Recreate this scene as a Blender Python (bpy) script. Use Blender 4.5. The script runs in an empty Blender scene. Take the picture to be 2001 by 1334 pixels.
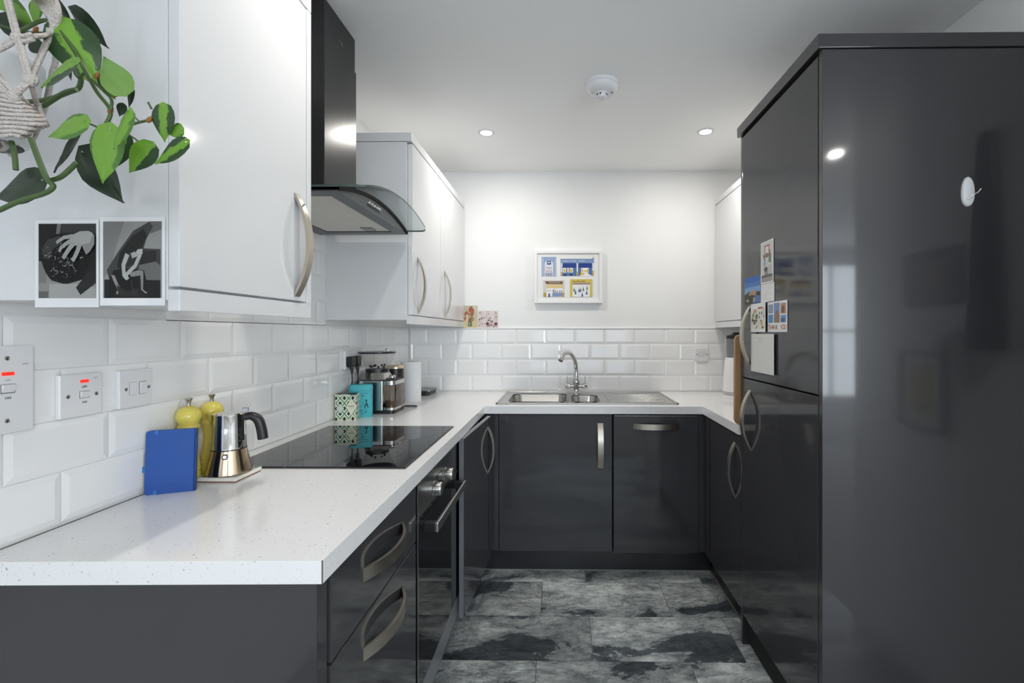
import bpy, bmesh, math, random
from mathutils import Matrix, Vector
random.seed(7)
R = math.radians
sc = bpy.context.scene
col = sc.collection

# ------------------------------------------------------------------ camera
F_PX, IMG_W, IMG_H = 905.0, 2001.0, 1334.0
PX, PY = 1085.4, 650.0                       # principal point (shifted lens, verticals stay upright)
cd = bpy.data.cameras.new('camera')
cam = bpy.data.objects.new('camera', cd); col.objects.link(cam)
cd.sensor_fit = 'HORIZONTAL'; cd.sensor_width = 36.0
cd.lens = 36.0 * F_PX / IMG_W
cd.shift_x = -(PX - IMG_W / 2) / IMG_W
cd.shift_y = -(IMG_H / 2 - PY) / IMG_W
cd.clip_start = 0.01
cam.location = (0, 0, 1.30)
cam.rotation_euler = (R(90), 0, R(0.8))
sc.camera = cam

# ------------------------------------------------------------------ world, daylight, exposure
w = bpy.data.worlds.new('world'); sc.world = w; w.use_nodes = True
bgn = w.node_tree.nodes['Background']
bgn.inputs[0].default_value = (0.72, 0.84, 1.0, 1); bgn.inputs[1].default_value = 3.0
DOWNLIGHT_W = 4.8
DAYLIGHT_W = 72.0
def daylight(name, loc, rot, sx, sy, power, colr=(0.90, 0.95, 1.0)):
    l = bpy.data.lights.new(name, 'AREA'); l.shape = 'RECTANGLE'; l.size = sx; l.size_y = sy
    l.energy = power; l.color = colr
    o = bpy.data.objects.new(name, l); col.objects.link(o); o.location = loc; o.rotation_euler = rot
    return o
daylight('daylight', (0.35, -3.30, 1.325), (R(90), 0, 0), 2.0, 1.75, DAYLIGHT_W * 0.10)
daylight('daylight', (2.95, -3.30, 1.325), (R(90), 0, 0), 1.9, 1.75, DAYLIGHT_W * 1.3)
sc.view_settings.view_transform = 'Standard'
sc.view_settings.look = 'None'
sc.view_settings.gamma = 1.0
sc.view_settings.use_curve_mapping = False
sc.view_settings.exposure = 0.10
sc.cycles.use_denoising = True
sc.cycles.max_bounces = 8
sc.cycles.diffuse_bounces = 5
sc.cycles.adaptive_threshold = 0.02
sc.cycles.transparent_max_bounces = 12
sc.cycles.caustics_reflective = False
sc.cycles.caustics_refractive = False
sc.cycles.sample_clamp_indirect = 4.0

# ------------------------------------------------------------------ materials
MATS = {}
def nd(nt, t, **kw):
    n = nt.nodes.new(t)
    for k, v in kw.items(): setattr(n, k, v)
    return n
def mat(name, color=(.8, .8, .8), rough=.4, metal=0., spec=.5, coat=0., noise=0., nscale=40., bump=0., bscale=60., emit=None, estr=0., aniso=0.):
    if name in MATS: return MATS[name]
    m = bpy.data.materials.new(name); m.use_nodes = True; MATS[name] = m
    nt = m.node_tree; b = nt.nodes['Principled BSDF']
    b.inputs['Base Color'].default_value = (*color, 1)
    b.inputs['Roughness'].default_value = rough
    b.inputs['Metallic'].default_value = metal
    b.inputs['Specular IOR Level'].default_value = spec
    b.inputs['Coat Weight'].default_value = coat
    b.inputs['Anisotropic'].default_value = aniso
    if emit:
        b.inputs['Emission Color'].default_value = (*emit, 1); b.inputs['Emission Strength'].default_value = estr
    if noise or bump:
        tc = nd(nt, 'ShaderNodeTexCoord')
        if noise:
            n = nd(nt, 'ShaderNodeTexNoise'); n.inputs['Scale'].default_value = nscale; n.inputs['Detail'].default_value = 4
            nt.links.new(tc.outputs['Object'], n.inputs['Vector'])
            mr = nd(nt, 'ShaderNodeMapRange'); mr.inputs[3].default_value = 1 - noise; mr.inputs[4].default_value = 1 + noise
            nt.links.new(n.outputs[0], mr.inputs[0])
            mx = nd(nt, 'ShaderNodeVectorMath', operation='SCALE'); mx.inputs[0].default_value = color
            nt.links.new(mr.outputs[0], mx.inputs['Scale']); nt.links.new(mx.outputs[0], b.inputs['Base Color'])
        if bump:
            n2 = nd(nt, 'ShaderNodeTexNoise'); n2.inputs['Scale'].default_value = bscale; n2.inputs['Detail'].default_value = 2
            nt.links.new(tc.outputs['Object'], n2.inputs['Vector'])
            bp = nd(nt, 'ShaderNodeBump'); bp.inputs['Strength'].default_value = bump; bp.inputs['Distance'].default_value = .01
            nt.links.new(n2.outputs[0], bp.inputs['Height']); nt.links.new(bp.outputs[0], b.inputs['Normal'])
    return m
def thin_glass(name, tint=(.9, .95, .94), rough=.02, dirt=None):
    if name in MATS: return MATS[name]
    m = bpy.data.materials.new(name); m.use_nodes = True; MATS[name] = m
    nt = m.node_tree; nt.nodes.clear()
    out = nd(nt, 'ShaderNodeOutputMaterial'); tr = nd(nt, 'ShaderNodeBsdfTransparent'); gl = nd(nt, 'ShaderNodeBsdfGlossy')
    lw = nd(nt, 'ShaderNodeLayerWeight'); lw.inputs[0].default_value = .5; mx = nd(nt, 'ShaderNodeMixShader')
    pw = nd(nt, 'ShaderNodeMath', operation='POWER'); pw.inputs[1].default_value = 5.; nt.links.new(lw.outputs['Facing'], pw.inputs[0])
    fr = nd(nt, 'ShaderNodeMath', operation='MULTIPLY_ADD'); fr.inputs[1].default_value = .9; fr.inputs[2].default_value = .04; nt.links.new(pw.outputs[0], fr.inputs[0])
    tr.inputs[0].default_value = (*tint, 1); gl.inputs['Roughness'].default_value = rough
    last = tr
    if dirt:
        df = nd(nt, 'ShaderNodeBsdfDiffuse'); df.inputs[0].default_value = (*dirt[0], 1)
        tc = nd(nt, 'ShaderNodeTexCoord'); mp = nd(nt, 'ShaderNodeMapping'); mp.inputs['Scale'].default_value = (60, 60, 9)
        nz = nd(nt, 'ShaderNodeTexNoise'); nz.inputs['Scale'].default_value = 1.0; nz.inputs['Detail'].default_value = 5
        rp = nd(nt, 'ShaderNodeMapRange'); rp.inputs[1].default_value = .42; rp.inputs[2].default_value = .66; rp.inputs[4].default_value = dirt[1]
        nt.links.new(tc.outputs['Object'], mp.inputs[0]); nt.links.new(mp.outputs[0], nz.inputs['Vector']); nt.links.new(nz.outputs[0], rp.inputs[0])
        m2 = nd(nt, 'ShaderNodeMixShader'); nt.links.new(rp.outputs[0], m2.inputs[0]); nt.links.new(tr.outputs[0], m2.inputs[1]); nt.links.new(df.outputs[0], m2.inputs[2]); last = m2
    nt.links.new(fr.outputs[0], mx.inputs[0]); nt.links.new(last.outputs[0], mx.inputs[1]); nt.links.new(gl.outputs[0], mx.inputs[2]); nt.links.new(mx.outputs[0], out.inputs[0])
    return m
def pm(c, rough=.5):
    if not isinstance(c, tuple): c = (c, c, c * .96)
    return mat('print_%d_%d_%d' % tuple(int(x * 255) for x in c), c, rough, spec=.15)

WALL = mat('wall_paint', (.835, .835, .825), .55, noise=.012, nscale=8, bump=.03, bscale=180)
CEIL = mat('ceiling_paint', (.94, .94, .93), .7, noise=.01, nscale=6)
TILE = mat('tile_glaze', (.87, .87, .865), .06, noise=.015, nscale=9, bump=.015, bscale=14)
GROUT = mat('grout', (.84, .84, .825), .8, noise=.05)
WHITE = mat('white_gloss', (.70, .705, .715), .065, noise=.008, nscale=5, bump=.006, bscale=30)
WHITEIN = mat('white_melamine', (.74, .74, .73), .45, noise=.01)
ANTH = mat('anthracite_gloss', (.046, .046, .050), .07, noise=.03, nscale=5, bump=.006, bscale=25)
ANTHSAT = mat('anthracite_panel', (.031, .0298, .0328), .36, spec=.32, coat=.75, noise=.03, nscale=5, bump=.004, bscale=35)
ANTHEDGE = mat('anthracite_edge', (.16, .165, .18), .3, noise=.03)
PLINTH = mat('plinth_dark', (.022, .023, .026), .3, noise=.06)
DARKIN = mat('dark_recess', (.01, .01, .011), .8)
ANTHSAT.node_tree.nodes['Principled BSDF'].inputs['Coat Roughness'].default_value = .06
STEEL = mat('brushed_steel', (.56, .55, .52), .26, 1., noise=.05, nscale=120, aniso=.4)
HSTEEL = mat('satin_nickel', (.50, .455, .39), .30, 1., noise=.04, nscale=90)
CHROME = mat('chrome', (.60, .60, .60), .05, 1., noise=.01)
DSTEEL = mat('dark_steel', (.27, .27, .27), .28, 1., noise=.05, nscale=90)
BLACKSAT = mat('black_satin_metal', (.020, .020, .021), .22, 0., .30, noise=.05, nscale=60)
BLACK = mat('black_plastic', (.012, .012, .013), .35, noise=.1)
HOBG = mat('black_ceramic_glass', (.006, .006, .007), .02, spec=.6, noise=.02)
PLASTIC = mat('white_plastic', (.78, .78, .79), .25, noise=.01)
HOODG = thin_glass('hood_glass', (.86, .89, .885))
CLEAR = thin_glass('clear_plastic', (.90, .90, .89))
BIN = thin_glass('coffee_dusted_plastic', (.74, .71, .68), .05, ((.20, .12, .07), .45))
WINGLASS = thin_glass('window_glass', (.97, .98, .98))
RED = mat('neon_red', (.6, .03, .02), .3, emit=(1, .02, .008), estr=.9)
LAMP = mat('lamp_lens', (.9, .9, .9), .4, emit=(1, .97, .92), estr=14.)

def worktop_mat():
    m = mat('speckled_laminate', (.80, .80, .80), .13); nt = m.node_tree; b = nt.nodes['Principled BSDF']
    tc = nd(nt, 'ShaderNodeTexCoord')
    def speck(scale, thr, keep, seed):
        mp = nd(nt, 'ShaderNodeMapping'); mp.inputs['Location'].default_value = (seed, seed * 1.7, seed * .3)
        nt.links.new(tc.outputs['Object'], mp.inputs[0])
        wz = nd(nt, 'ShaderNodeTexNoise'); wz.inputs['Scale'].default_value = scale * 1.3
        nt.links.new(mp.outputs[0], wz.inputs['Vector'])
        ad = nd(nt, 'ShaderNodeVectorMath', operation='SCALE'); ad.inputs['Scale'].default_value = .012
        nt.links.new(wz.outputs['Color'], ad.inputs[0])
        a2 = nd(nt, 'ShaderNodeVectorMath', operation='ADD'); nt.links.new(mp.outputs[0], a2.inputs[0]); nt.links.new(ad.outputs[0], a2.inputs[1])
        v = nd(nt, 'ShaderNodeTexVoronoi'); v.inputs['Scale'].default_value = scale; v.inputs['Randomness'].default_value = 1
        nt.links.new(a2.outputs[0], v.inputs['Vector'])
        lt = nd(nt, 'ShaderNodeMath', operation='LESS_THAN'); lt.inputs[1].default_value = thr; nt.links.new(v.outputs['Distance'], lt.inputs[0])
        sx = nd(nt, 'ShaderNodeSeparateColor'); nt.links.new(v.outputs['Color'], sx.inputs[0])
        gt = nd(nt, 'ShaderNodeMath', operation='LESS_THAN'); gt.inputs[1].default_value = keep; nt.links.new(sx.outputs[0], gt.inputs[0])
        ml = nd(nt, 'ShaderNodeMath', operation='MULTIPLY'); nt.links.new(lt.outputs[0], ml.inputs[0]); nt.links.new(gt.outputs[0], ml.inputs[1])
        return ml, sx
    last = None
    for scale, thr, keep, seed, c in ((150, .22, .09, .3, (.33, .35, .38)), (95, .15, .06, 2.1, (.42, .41, .37)), (240, .28, .22, 5.2, (.66, .665, .68))):
        ml, sx = speck(scale, thr, keep, seed)
        mx = nd(nt, 'ShaderNodeMix', data_type='RGBA'); nt.links.new(ml.outputs[0], mx.inputs[0])
        if last is None: mx.inputs[6].default_value = (.85, .845, .845, 1)
        else: nt.links.new(last.outputs[2], mx.inputs[6])
        mx.inputs[7].default_value = (*c, 1); last = mx
    nt.links.new(last.outputs[2], b.inputs['Base Color'])
    return m
WORKTOP = worktop_mat()

def slate_mat():
    m = mat('slate_tile', (.1, .1, .1), .34); nt = m.node_tree; b = nt.nodes['Principled BSDF']
    tc = nd(nt, 'ShaderNodeTexCoord'); oi = nd(nt, 'ShaderNodeObjectInfo')
    sc_ = nd(nt, 'ShaderNodeMath', operation='MULTIPLY'); sc_.inputs[1].default_value = 57.; nt.links.new(oi.outputs['Random'], sc_.inputs[0])
    cb = nd(nt, 'ShaderNodeCombineXYZ'); nt.links.new(sc_.outputs[0], cb.inputs[0]); nt.links.new(sc_.outputs[0], cb.inputs[2])
    ad = nd(nt, 'ShaderNodeVectorMath', operation='ADD'); nt.links.new(tc.outputs['Object'], ad.inputs[0]); nt.links.new(cb.outputs[0], ad.inputs[1])
    mp = nd(nt, 'ShaderNodeMapping'); mp.inputs['Scale'].default_value = (1., 1.5, 1.); nt.links.new(ad.outputs[0], mp.inputs[0])
    ms = nd(nt, 'ShaderNodeMapping'); ms.inputs['Scale'].default_value = (1., 2.4, 1.); ms.inputs['Rotation'].default_value = (0, 0, .15); nt.links.new(ad.outputs[0], ms.inputs[0])
    def nz(scale, det, rgh, dist, vec=mp):
        n = nd(nt, 'ShaderNodeTexNoise'); n.inputs['Scale'].default_value = scale; n.inputs['Detail'].default_value = det
        n.inputs['Roughness'].default_value = rgh; n.inputs['Distortion'].default_value = dist; nt.links.new(vec.outputs[0], n.inputs['Vector']); return n
    def ramp(src, pts):
        r = nd(nt, 'ShaderNodeValToRGB'); nt.links.new(src.outputs[0], r.inputs[0]); e = r.color_ramp.elements
        e[0].position, e[0].color = pts[0][0], (*pts[0][1], 1); e[1].position, e[1].color = pts[-1][0], (*pts[-1][1], 1)
        for p, cc in pts[1:-1]: x = e.new(p); x.color = (*cc, 1)
        return r
    def mul(a_, b_):
        m_ = nd(nt, 'ShaderNodeVectorMath', operation='MULTIPLY'); nt.links.new(a_.outputs[0], m_.inputs[0]); nt.links.new(b_.outputs[0], m_.inputs[1]); return m_
    a = nz(2.0, 8, .60, .5); c = nz(26, 9, .74, .4); d = nz(4.2, 10, .70, .9, ms); f_ = nz(3.0, 10, .72, 1.4, ms)
    ra = ramp(a, ((.28, (.075, .088, .10)), (.445, (.11, .126, .14)), (.457, (.36, .39, .395)), (.54, (.56, .60, .59)), (.70, (.85, .89, .86))))
    rd = ramp(d, ((.34, (.36, .37, .39)), (.46, (.72, .73, .74)), (.56, (1., 1., 1.)), (.68, (1.2, 1.2, 1.18))))
    rf = ramp(f_, ((.482, (1, 1, 1)), (.497, (.42, .43, .45)), (.503, (.42, .43, .45)), (.518, (1, 1, 1))))
    rcc = ramp(c, ((.32, (.62, .62, .62)), (.68, (1.25, 1.25, 1.25))))
    m3 = mul(mul(mul(ra, rd), rf), rcc)
    tv = nd(nt, 'ShaderNodeMapRange'); tv.inputs[3].default_value = .72; tv.inputs[4].default_value = 1.12; nt.links.new(oi.outputs['Random'], tv.inputs[0])
    m2 = nd(nt, 'ShaderNodeVectorMath', operation='SCALE'); nt.links.new(m3.outputs[0], m2.inputs[0]); nt.links.new(tv.outputs[0], m2.inputs['Scale'])
    nt.links.new(m2.outputs[0], b.inputs['Base Color'])
    bp = nd(nt, 'ShaderNodeBump'); bp.inputs['Strength'].default_value = .25; bp.inputs['Distance'].default_value = .004
    nt.links.new(c.outputs[0], bp.inputs['Height']); nt.links.new(bp.outputs[0], b.inputs['Normal'])
    return m
SLATE = slate_mat()

def wood_mat():
    m = mat('oiled_wood', (.40, .23, .10), .45); nt = m.node_tree; b = nt.nodes['Principled BSDF']
    tc = nd(nt, 'ShaderNodeTexCoord'); mp = nd(nt, 'ShaderNodeMapping'); mp.inputs['Scale'].default_value = (40, 40, 2.5)
    n = nd(nt, 'ShaderNodeTexNoise'); n.inputs['Scale'].default_value = 1.5; n.inputs['Detail'].default_value = 6
    r = nd(nt, 'ShaderNodeValToRGB'); r.color_ramp.elements[0].color = (.30, .16, .07, 1); r.color_ramp.elements[1].color = (.52, .32, .15, 1)
    nt.links.new(tc.outputs['Object'], mp.inputs[0]); nt.links.new(mp.outputs[0], n.inputs['Vector']); nt.links.new(n.outputs[0], r.inputs[0]); nt.links.new(r.outputs[0], b.inputs['Base Color'])
    return m
WOOD = wood_mat()

def leaf_mat(name, dark, lime, half, shift):
    m = mat(name, dark, .38); nt = m.node_tree; b = nt.nodes['Principled BSDF']
    tc = nd(nt, 'ShaderNodeTexCoord'); sx = nd(nt, 'ShaderNodeSeparateXYZ'); nt.links.new(tc.outputs['Object'], sx.inputs[0])
    n = nd(nt, 'ShaderNodeTexNoise'); n.inputs['Scale'].default_value = 4.5; n.inputs['Detail'].default_value = 3
    oi = nd(nt, 'ShaderNodeObjectInfo'); ml = nd(nt, 'ShaderNodeMath', operation='MULTIPLY'); ml.inputs[1].default_value = 31.; nt.links.new(oi.outputs['Random'], ml.inputs[0])
    ad = nd(nt, 'ShaderNodeVectorMath', operation='ADD'); nt.links.new(tc.outputs['Object'], ad.inputs[0]); nt.links.new(ml.outputs[0], ad.inputs[1]); nt.links.new(ad.outputs[0], n.inputs['Vector'])
    a = nd(nt, 'ShaderNodeMath', operation='MULTIPLY_ADD'); a.inputs[1].default_value = .34; nt.links.new(n.outputs[0], a.inputs[0]); nt.links.new(sx.outputs[0], a.inputs[2])
    s = nd(nt, 'ShaderNodeMath', operation='SUBTRACT'); s.inputs[1].default_value = .17 + shift; nt.links.new(a.outputs[0], s.inputs[0])
    ab = nd(nt, 'ShaderNodeMath', operation='ABSOLUTE'); nt.links.new(s.outputs[0], ab.inputs[0])
    mr = nd(nt, 'ShaderNodeMapRange'); mr.inputs[1].default_value = half - .02; mr.inputs[2].default_value = half + .02; nt.links.new(ab.outputs[0], mr.inputs[0])
    mx = nd(nt, 'ShaderNodeMix', data_type='RGBA'); mx.inputs[6].default_value = (*lime, 1); mx.inputs[7].default_value = (*dark, 1)
    nt.links.new(mr.outputs[0], mx.inputs[0]); nt.links.new(mx.outputs[2], b.inputs['Base Color'])
    b.inputs['Subsurface Weight'].default_value = 0.0
    b.inputs['Transmission Weight'].default_value = 0.0
    return m

# ------------------------------------------------------------------ mesh helpers
WM = {}
def new(): return bmesh.new()
def box(bm, x0, x1, y0, y1, z0, z1, bev=0., seg=2, M=None):
    vs = bmesh.ops.create_cube(bm, size=1)['verts']
    for v in vs:
        v.co = Vector(((x0 + x1) / 2 + v.co.x * (x1 - x0), (y0 + y1) / 2 + v.co.y * (y1 - y0), (z0 + z1) / 2 + v.co.z * (z1 - z0)))
    if M is not None: bmesh.ops.transform(bm, matrix=M, verts=vs)
    if bev:
        es = list({e for v in vs for e in v.link_edges})
        bmesh.ops.bevel(bm, geom=es, offset=bev, segments=seg, affect='EDGES', profile=.5, clamp_overlap=True)
    return bm
def lathe(bm, prof, n=32, M=None, cap=True):
    rings = []
    for r, z in prof:
        ring = []
        for i in range(n):
            a = 2 * math.pi * i / n; p = Vector((r * math.cos(a), r * math.sin(a), z))
            ring.append(bm.verts.new(M @ p if M is not None else p))
        rings.append(ring)
    for a, b in zip(rings, rings[1:]):
        for i in range(n): bm.faces.new((a[i], a[(i + 1) % n], b[(i + 1) % n], b[i])).smooth = True
    if cap:
        bm.faces.new(rings[0][::-1]); bm.faces.new(rings[-1])
    return bm
def tube(bm, pts, r, n=10, cap=True):
    pts = [Vector(p) for p in pts]; rs = r if isinstance(r, (list, tuple)) else [r] * len(pts)
    t0 = (pts[1] - pts[0]).normalized(); u = t0.orthogonal().normalized(); prev = t0; rings = []
    for i, p in enumerate(pts):
        t = (pts[min(i + 1, len(pts) - 1)] - pts[max(i - 1, 0)]).normalized()
        q = prev.rotation_difference(t); u = (q @ u).normalized(); prev = t; v = t.cross(u)
        rings.append([bm.verts.new(p + (u * math.cos(2 * math.pi * k / n) + v * math.sin(2 * math.pi * k / n)) * rs[i]) for k in range(n)])
    for a, b in zip(rings, rings[1:]):
        for k in range(n): bm.faces.new((a[k], a[(k + 1) % n], b[(k + 1) % n], b[k])).smooth = True
    if cap: bm.faces.new(rings[0][::-1]); bm.faces.new(rings[-1])
    return bm
def smooth_path(pts, k=6):
    P = [Vector(p) for p in pts]; P = [2 * P[0] - P[1]] + P + [2 * P[-1] - P[-2]]; out = []
    for i in range(1, len(P) - 2):
        a, b, c, d = P[i - 1:i + 3]
        for j in range(k):
            t = j / k
            out.append(.5 * ((2 * b) + (c - a) * t + (2 * a - 5 * b + 4 * c - d) * t * t + (3 * b - a - 3 * c + d) * t ** 3))
    out.append(P[-2]); return out
def prism(bm, poly, d0, d1, M):
    a = [bm.verts.new(M @ Vector((x, y, d0))) for x, y in poly]; b = [bm.verts.new(M @ Vector((x, y, d1))) for x, y in poly]
    bm.faces.new(a[::-1]); bm.faces.new(b); n = len(poly)
    for i in range(n): bm.faces.new((a[i], a[(i + 1) % n], b[(i + 1) % n], b[i])).smooth = True
    return bm
def finish(bm, name, smooth=True, ang=None):
    bmesh.ops.recalc_face_normals(bm, faces=bm.faces)
    if smooth:
        if ang:
            for f in bm.faces: f.smooth = True
        for e in bm.edges:
            if len(e.link_faces) == 2 and e.calc_face_angle(0) > R(ang or 50): e.smooth = False
    me = bpy.data.meshes.new(name); bm.to_mesh(me); bm.free()
    return me
def obj(name, bm, material, parent=None, ang=None):
    """bm in world coordinates (or in the thing's own frame when the thing was given one)"""
    if parent is not None and parent.name in WM: bmesh.ops.transform(bm, matrix=WM[parent.name].inverted(), verts=bm.verts)
    me = finish(bm, name, ang=ang); me.materials.append(material)
    o = bpy.data.objects.new(name, me); col.objects.link(o)
    if parent is not None:
        o.parent = parent
        if parent.name in WM: WM[o.name] = WM[parent.name]
    return o
def lobj(name, bm, material, parent, ang=None):
    me = finish(bm, name, ang=ang); me.materials.append(material)
    o = bpy.data.objects.new(name, me); col.objects.link(o); o.parent = parent
    return o
def tag(o, label, cat, group=None, kind=None):
    o['label'] = label; o['category'] = cat
    if group: o['group'] = group
    if kind: o['kind'] = kind
    return o
def thing(name, label, cat, loc=(0, 0, 0), group=None, rotz=0.):
    o = bpy.data.objects.new(name, None); col.objects.link(o); o.location = loc; o.rotation_euler = (0, 0, rotz); o.empty_display_size = .05
    WM[o.name] = Matrix.Translation(loc) @ Matrix.Rotation(rotz, 4, 'Z')
    return tag(o, label, cat, group)
def struct(name, bm, material, label=None):
    o = obj(name, bm, material); o['kind'] = 'structure'
    if label: o['label'] = label
    return o
def frame(origin, u, v):
    u = Vector(u).normalized(); v = Vector(v).normalized(); n = u.cross(v)
    return Matrix(((u.x, v.x, n.x, origin[0]), (u.y, v.y, n.y, origin[1]), (u.z, v.z, n.z, origin[2]), (0, 0, 0, 1)))
def bow_handle(parent, c, u, n, L=.238, h=.034, wd=.022, t=.006, name='handle', material=None):
    """flat strip bent into a bow; c is its middle on the door, u its length, n outwards"""
    c, u, n = Vector(c), Vector(u).normalized(), Vector(n).normalized(); s = u.cross(n); bm = new(); rings = []
    N = 18
    for i in range(N + 1):
        q = -1 + 2 * i / N; o_ = h * (1 - abs(q) ** 2.2); inn = max(o_ - t, -.001) if 0 < i < N else 0
        ring = []
        for sw, out in ((-1, inn), (1, inn), (1, o_ + .0015), (-1, o_ + .0015)):
            ring.append(bm.verts.new(c + u * (q * L / 2) + n * out + s * (sw * wd / 2)))
        rings.append(ring)
    for a, b in zip(rings, rings[1:]):
        for k in range(4): bm.faces.new((a[k], a[(k + 1) % 4], b[(k + 1) % 4], b[k]))
    bm.faces.new(rings[0][::-1]); bm.faces.new(rings[-1])
    return obj(name, bm, material or HSTEEL, parent, ang=40)
def el(cx, cy, rx, ry, rot=0, n=20):
    c, s = math.cos(R(rot)), math.sin(R(rot)); o = []
    for i in range(n):
        a = 2 * math.pi * i / n; x, y = rx * math.cos(a), ry * math.sin(a); o.append((cx + x * c - y * s, cy + x * s + y * c))
    return o
def rc(x0, y0, x1, y1): return [(x0, y0), (x1, y0), (x1, y1), (x0, y1)]
def st(pts, w0, w1=None, asp=1.):
    w1 = w0 if w1 is None else w1; L, Rr = [], []
    for i, (x, y) in enumerate(pts):
        x2, y2 = pts[min(i + 1, len(pts) - 1)]; x1, y1 = pts[max(i - 1, 0)]
        dx, dy = x2 - x1, (y2 - y1) * asp; l = math.hypot(dx, dy) or 1; ww = (w0 + (w1 - w0) * i / (len(pts) - 1)) / 2
        L.append((x - dy / l * ww, y + dx / l * ww / asp)); Rr.append((x + dy / l * ww, y - dx / l * ww / asp))
    return L + Rr[::-1]
def flat_print(name, parent, M, wd, ht, shapes, z0=.0002, step=.00003, rough=.5):
    """flat printed shapes on a sheet: (colour, polygon in 0..1), one thin mesh"""
    bm = new(); mats = []; idx = {}
    for i, (c, poly) in enumerate(shapes):
        m = pm(c, rough)
        if m.name not in idx: idx[m.name] = len(mats); mats.append(m)
        vs = [bm.verts.new(M @ Vector((min(max(x, 0), 1) * wd, min(max(y, 0), 1) * ht, z0 + step * i))) for x, y in poly]
        try: f = bm.faces.new(vs); f.material_index = idx[m.name]
        except ValueError: pass
    if parent is not None and parent.name in WM: bmesh.ops.transform(bm, matrix=WM[parent.name].inverted(), verts=bm.verts)
    bm.normal_update()
    me = bpy.data.meshes.new(name); bm.to_mesh(me); bm.free()
    for m in mats: me.materials.append(m)
    o = bpy.data.objects.new(name, me); col.objects.link(o); o.parent = parent
    if parent is not None and parent.name in WM: WM[o.name] = WM[parent.name]
    return o
def text(name, parent, body, size, M, material, depth=.0002, align='CENTER'):
    cu = bpy.data.curves.new(name, 'FONT'); cu.body = body; cu.size = size; cu.align_x = align; cu.align_y = 'CENTER'; cu.extrude = depth; cu.resolution_u = 2
    tmp = bpy.data.objects.new(name, cu); me = bpy.data.meshes.new_from_object(tmp); bpy.data.objects.remove(tmp); bpy.data.curves.remove(cu)
    me.transform(M)
    if parent.name in WM: me.transform(WM[parent.name].inverted())
    me.materials.clear(); me.materials.append(material); me.name = name
    o = bpy.data.objects.new(name, me); col.objects.link(o); o.parent = parent
    return o

# ------------------------------------------------------------------ room constants
XL, XR, YB, ZC = -1.01, 1.35, 3.05, 2.365      # tiled left face, right wall, tiled back face, ceiling
YREAR, XFAR, YOPEN = -3.2, 4.0, 0.55
WT = 0.91                                      # worktop top
TT = 0.008                                     # tile thickness

# ------------------------------------------------------------------ structure
bm = new(); box(bm, XL - .1, XFAR + .1, YREAR - .1, YB + .1, -.10, -.004)
floor = struct('floor', bm, mat('floor_joint', (.20, .195, .17), .7, noise=.1), 'dark slate-effect tiled kitchen floor')
bm = new(); box(bm, XL - .1, XFAR + .1, YREAR - .1, YB + .1, ZC, ZC + .1)
struct('ceiling', bm, CEIL, 'plain white ceiling')
bm = new(); box(bm, XL - .1, XL - TT, YREAR, YB + .1, 0, ZC)
wall_left = struct('wall_left', bm, WALL, 'white left wall with bevelled metro tiles')
bm = new(); box(bm, XL - TT, XR, YB + TT, YB + .1, 0, ZC)
wall_back = struct('wall_back', bm, WALL, 'white back wall with a band of metro tiles')
bm = new(); box(bm, XR, XR + .1, YOPEN, YB + TT, 0, ZC)
wall_right = struct('wall_right', bm, WALL, 'white right wall beside the tall unit')
bm = new(); box(bm, XR + .1, XFAR, YOPEN, YOPEN + .1, 0, ZC); struct('wall_side', bm, WALL)
bm = new(); box(bm, XFAR, XFAR + .1, YREAR, YOPEN + .1, 0, ZC); struct('wall_far', bm, WALL)
# rear wall with two window openings
bm = new()
W1, W2, WZ0, WZ1 = (-.65, 1.35), (2.0, 3.9), .45, 2.2
for x0, x1, z0, z1 in ((XL - TT, XFAR, 0, WZ0), (XL - TT, XFAR, WZ1, ZC), (XL - TT, W1[0], WZ0, WZ1), (W1[1], W2[0], WZ0, WZ1), (W2[1], XFAR, WZ0, WZ1)):
    box(bm, x0, x1, YREAR - .1, YREAR, z0, z1)
struct('wall_rear', bm, WALL)
for k, (a, b) in enumerate((W1, W2)):
    bm = new(); fw = .05
    box(bm, a, a + fw, YREAR - .07, YREAR - .02, WZ0, WZ1); box(bm, b - fw, b, YREAR - .07, YREAR - .02, WZ0, WZ1)
    box(bm, a, b, YREAR - .07, YREAR - .02, WZ0, WZ0 + fw); box(bm, a, b, YREAR - .07, YREAR - .02, WZ1 - fw, WZ1)
    for q in (1, 2, 3): x = a + (b - a) * q / 4; box(bm, x - .015, x + .015, YREAR - .065, YREAR - .03, WZ0, WZ1)
    box(bm, a, b, YREAR - .065, YREAR - .03, (WZ0 + WZ1) / 2 - .015, (WZ0 + WZ1) / 2 + .015)
    wf = struct('window_%d' % (k + 1), bm, WHITEIN)
    bm = new(); box(bm, a + .02, b - .02, YREAR - .05, YREAR - .046, WZ0 + .02, WZ1 - .02); obj('pane', bm, WINGLASS, wf)
# skirting on the right wall in front of the tall unit
bm = new(); box(bm, XR - .016, XR, YOPEN, 1.33, 0, .10, .004); box(bm, XR - .010, XR, YOPEN, 1.33, .095, .125, .004)
struct('baseboard_right', bm, WHITEIN)

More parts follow.
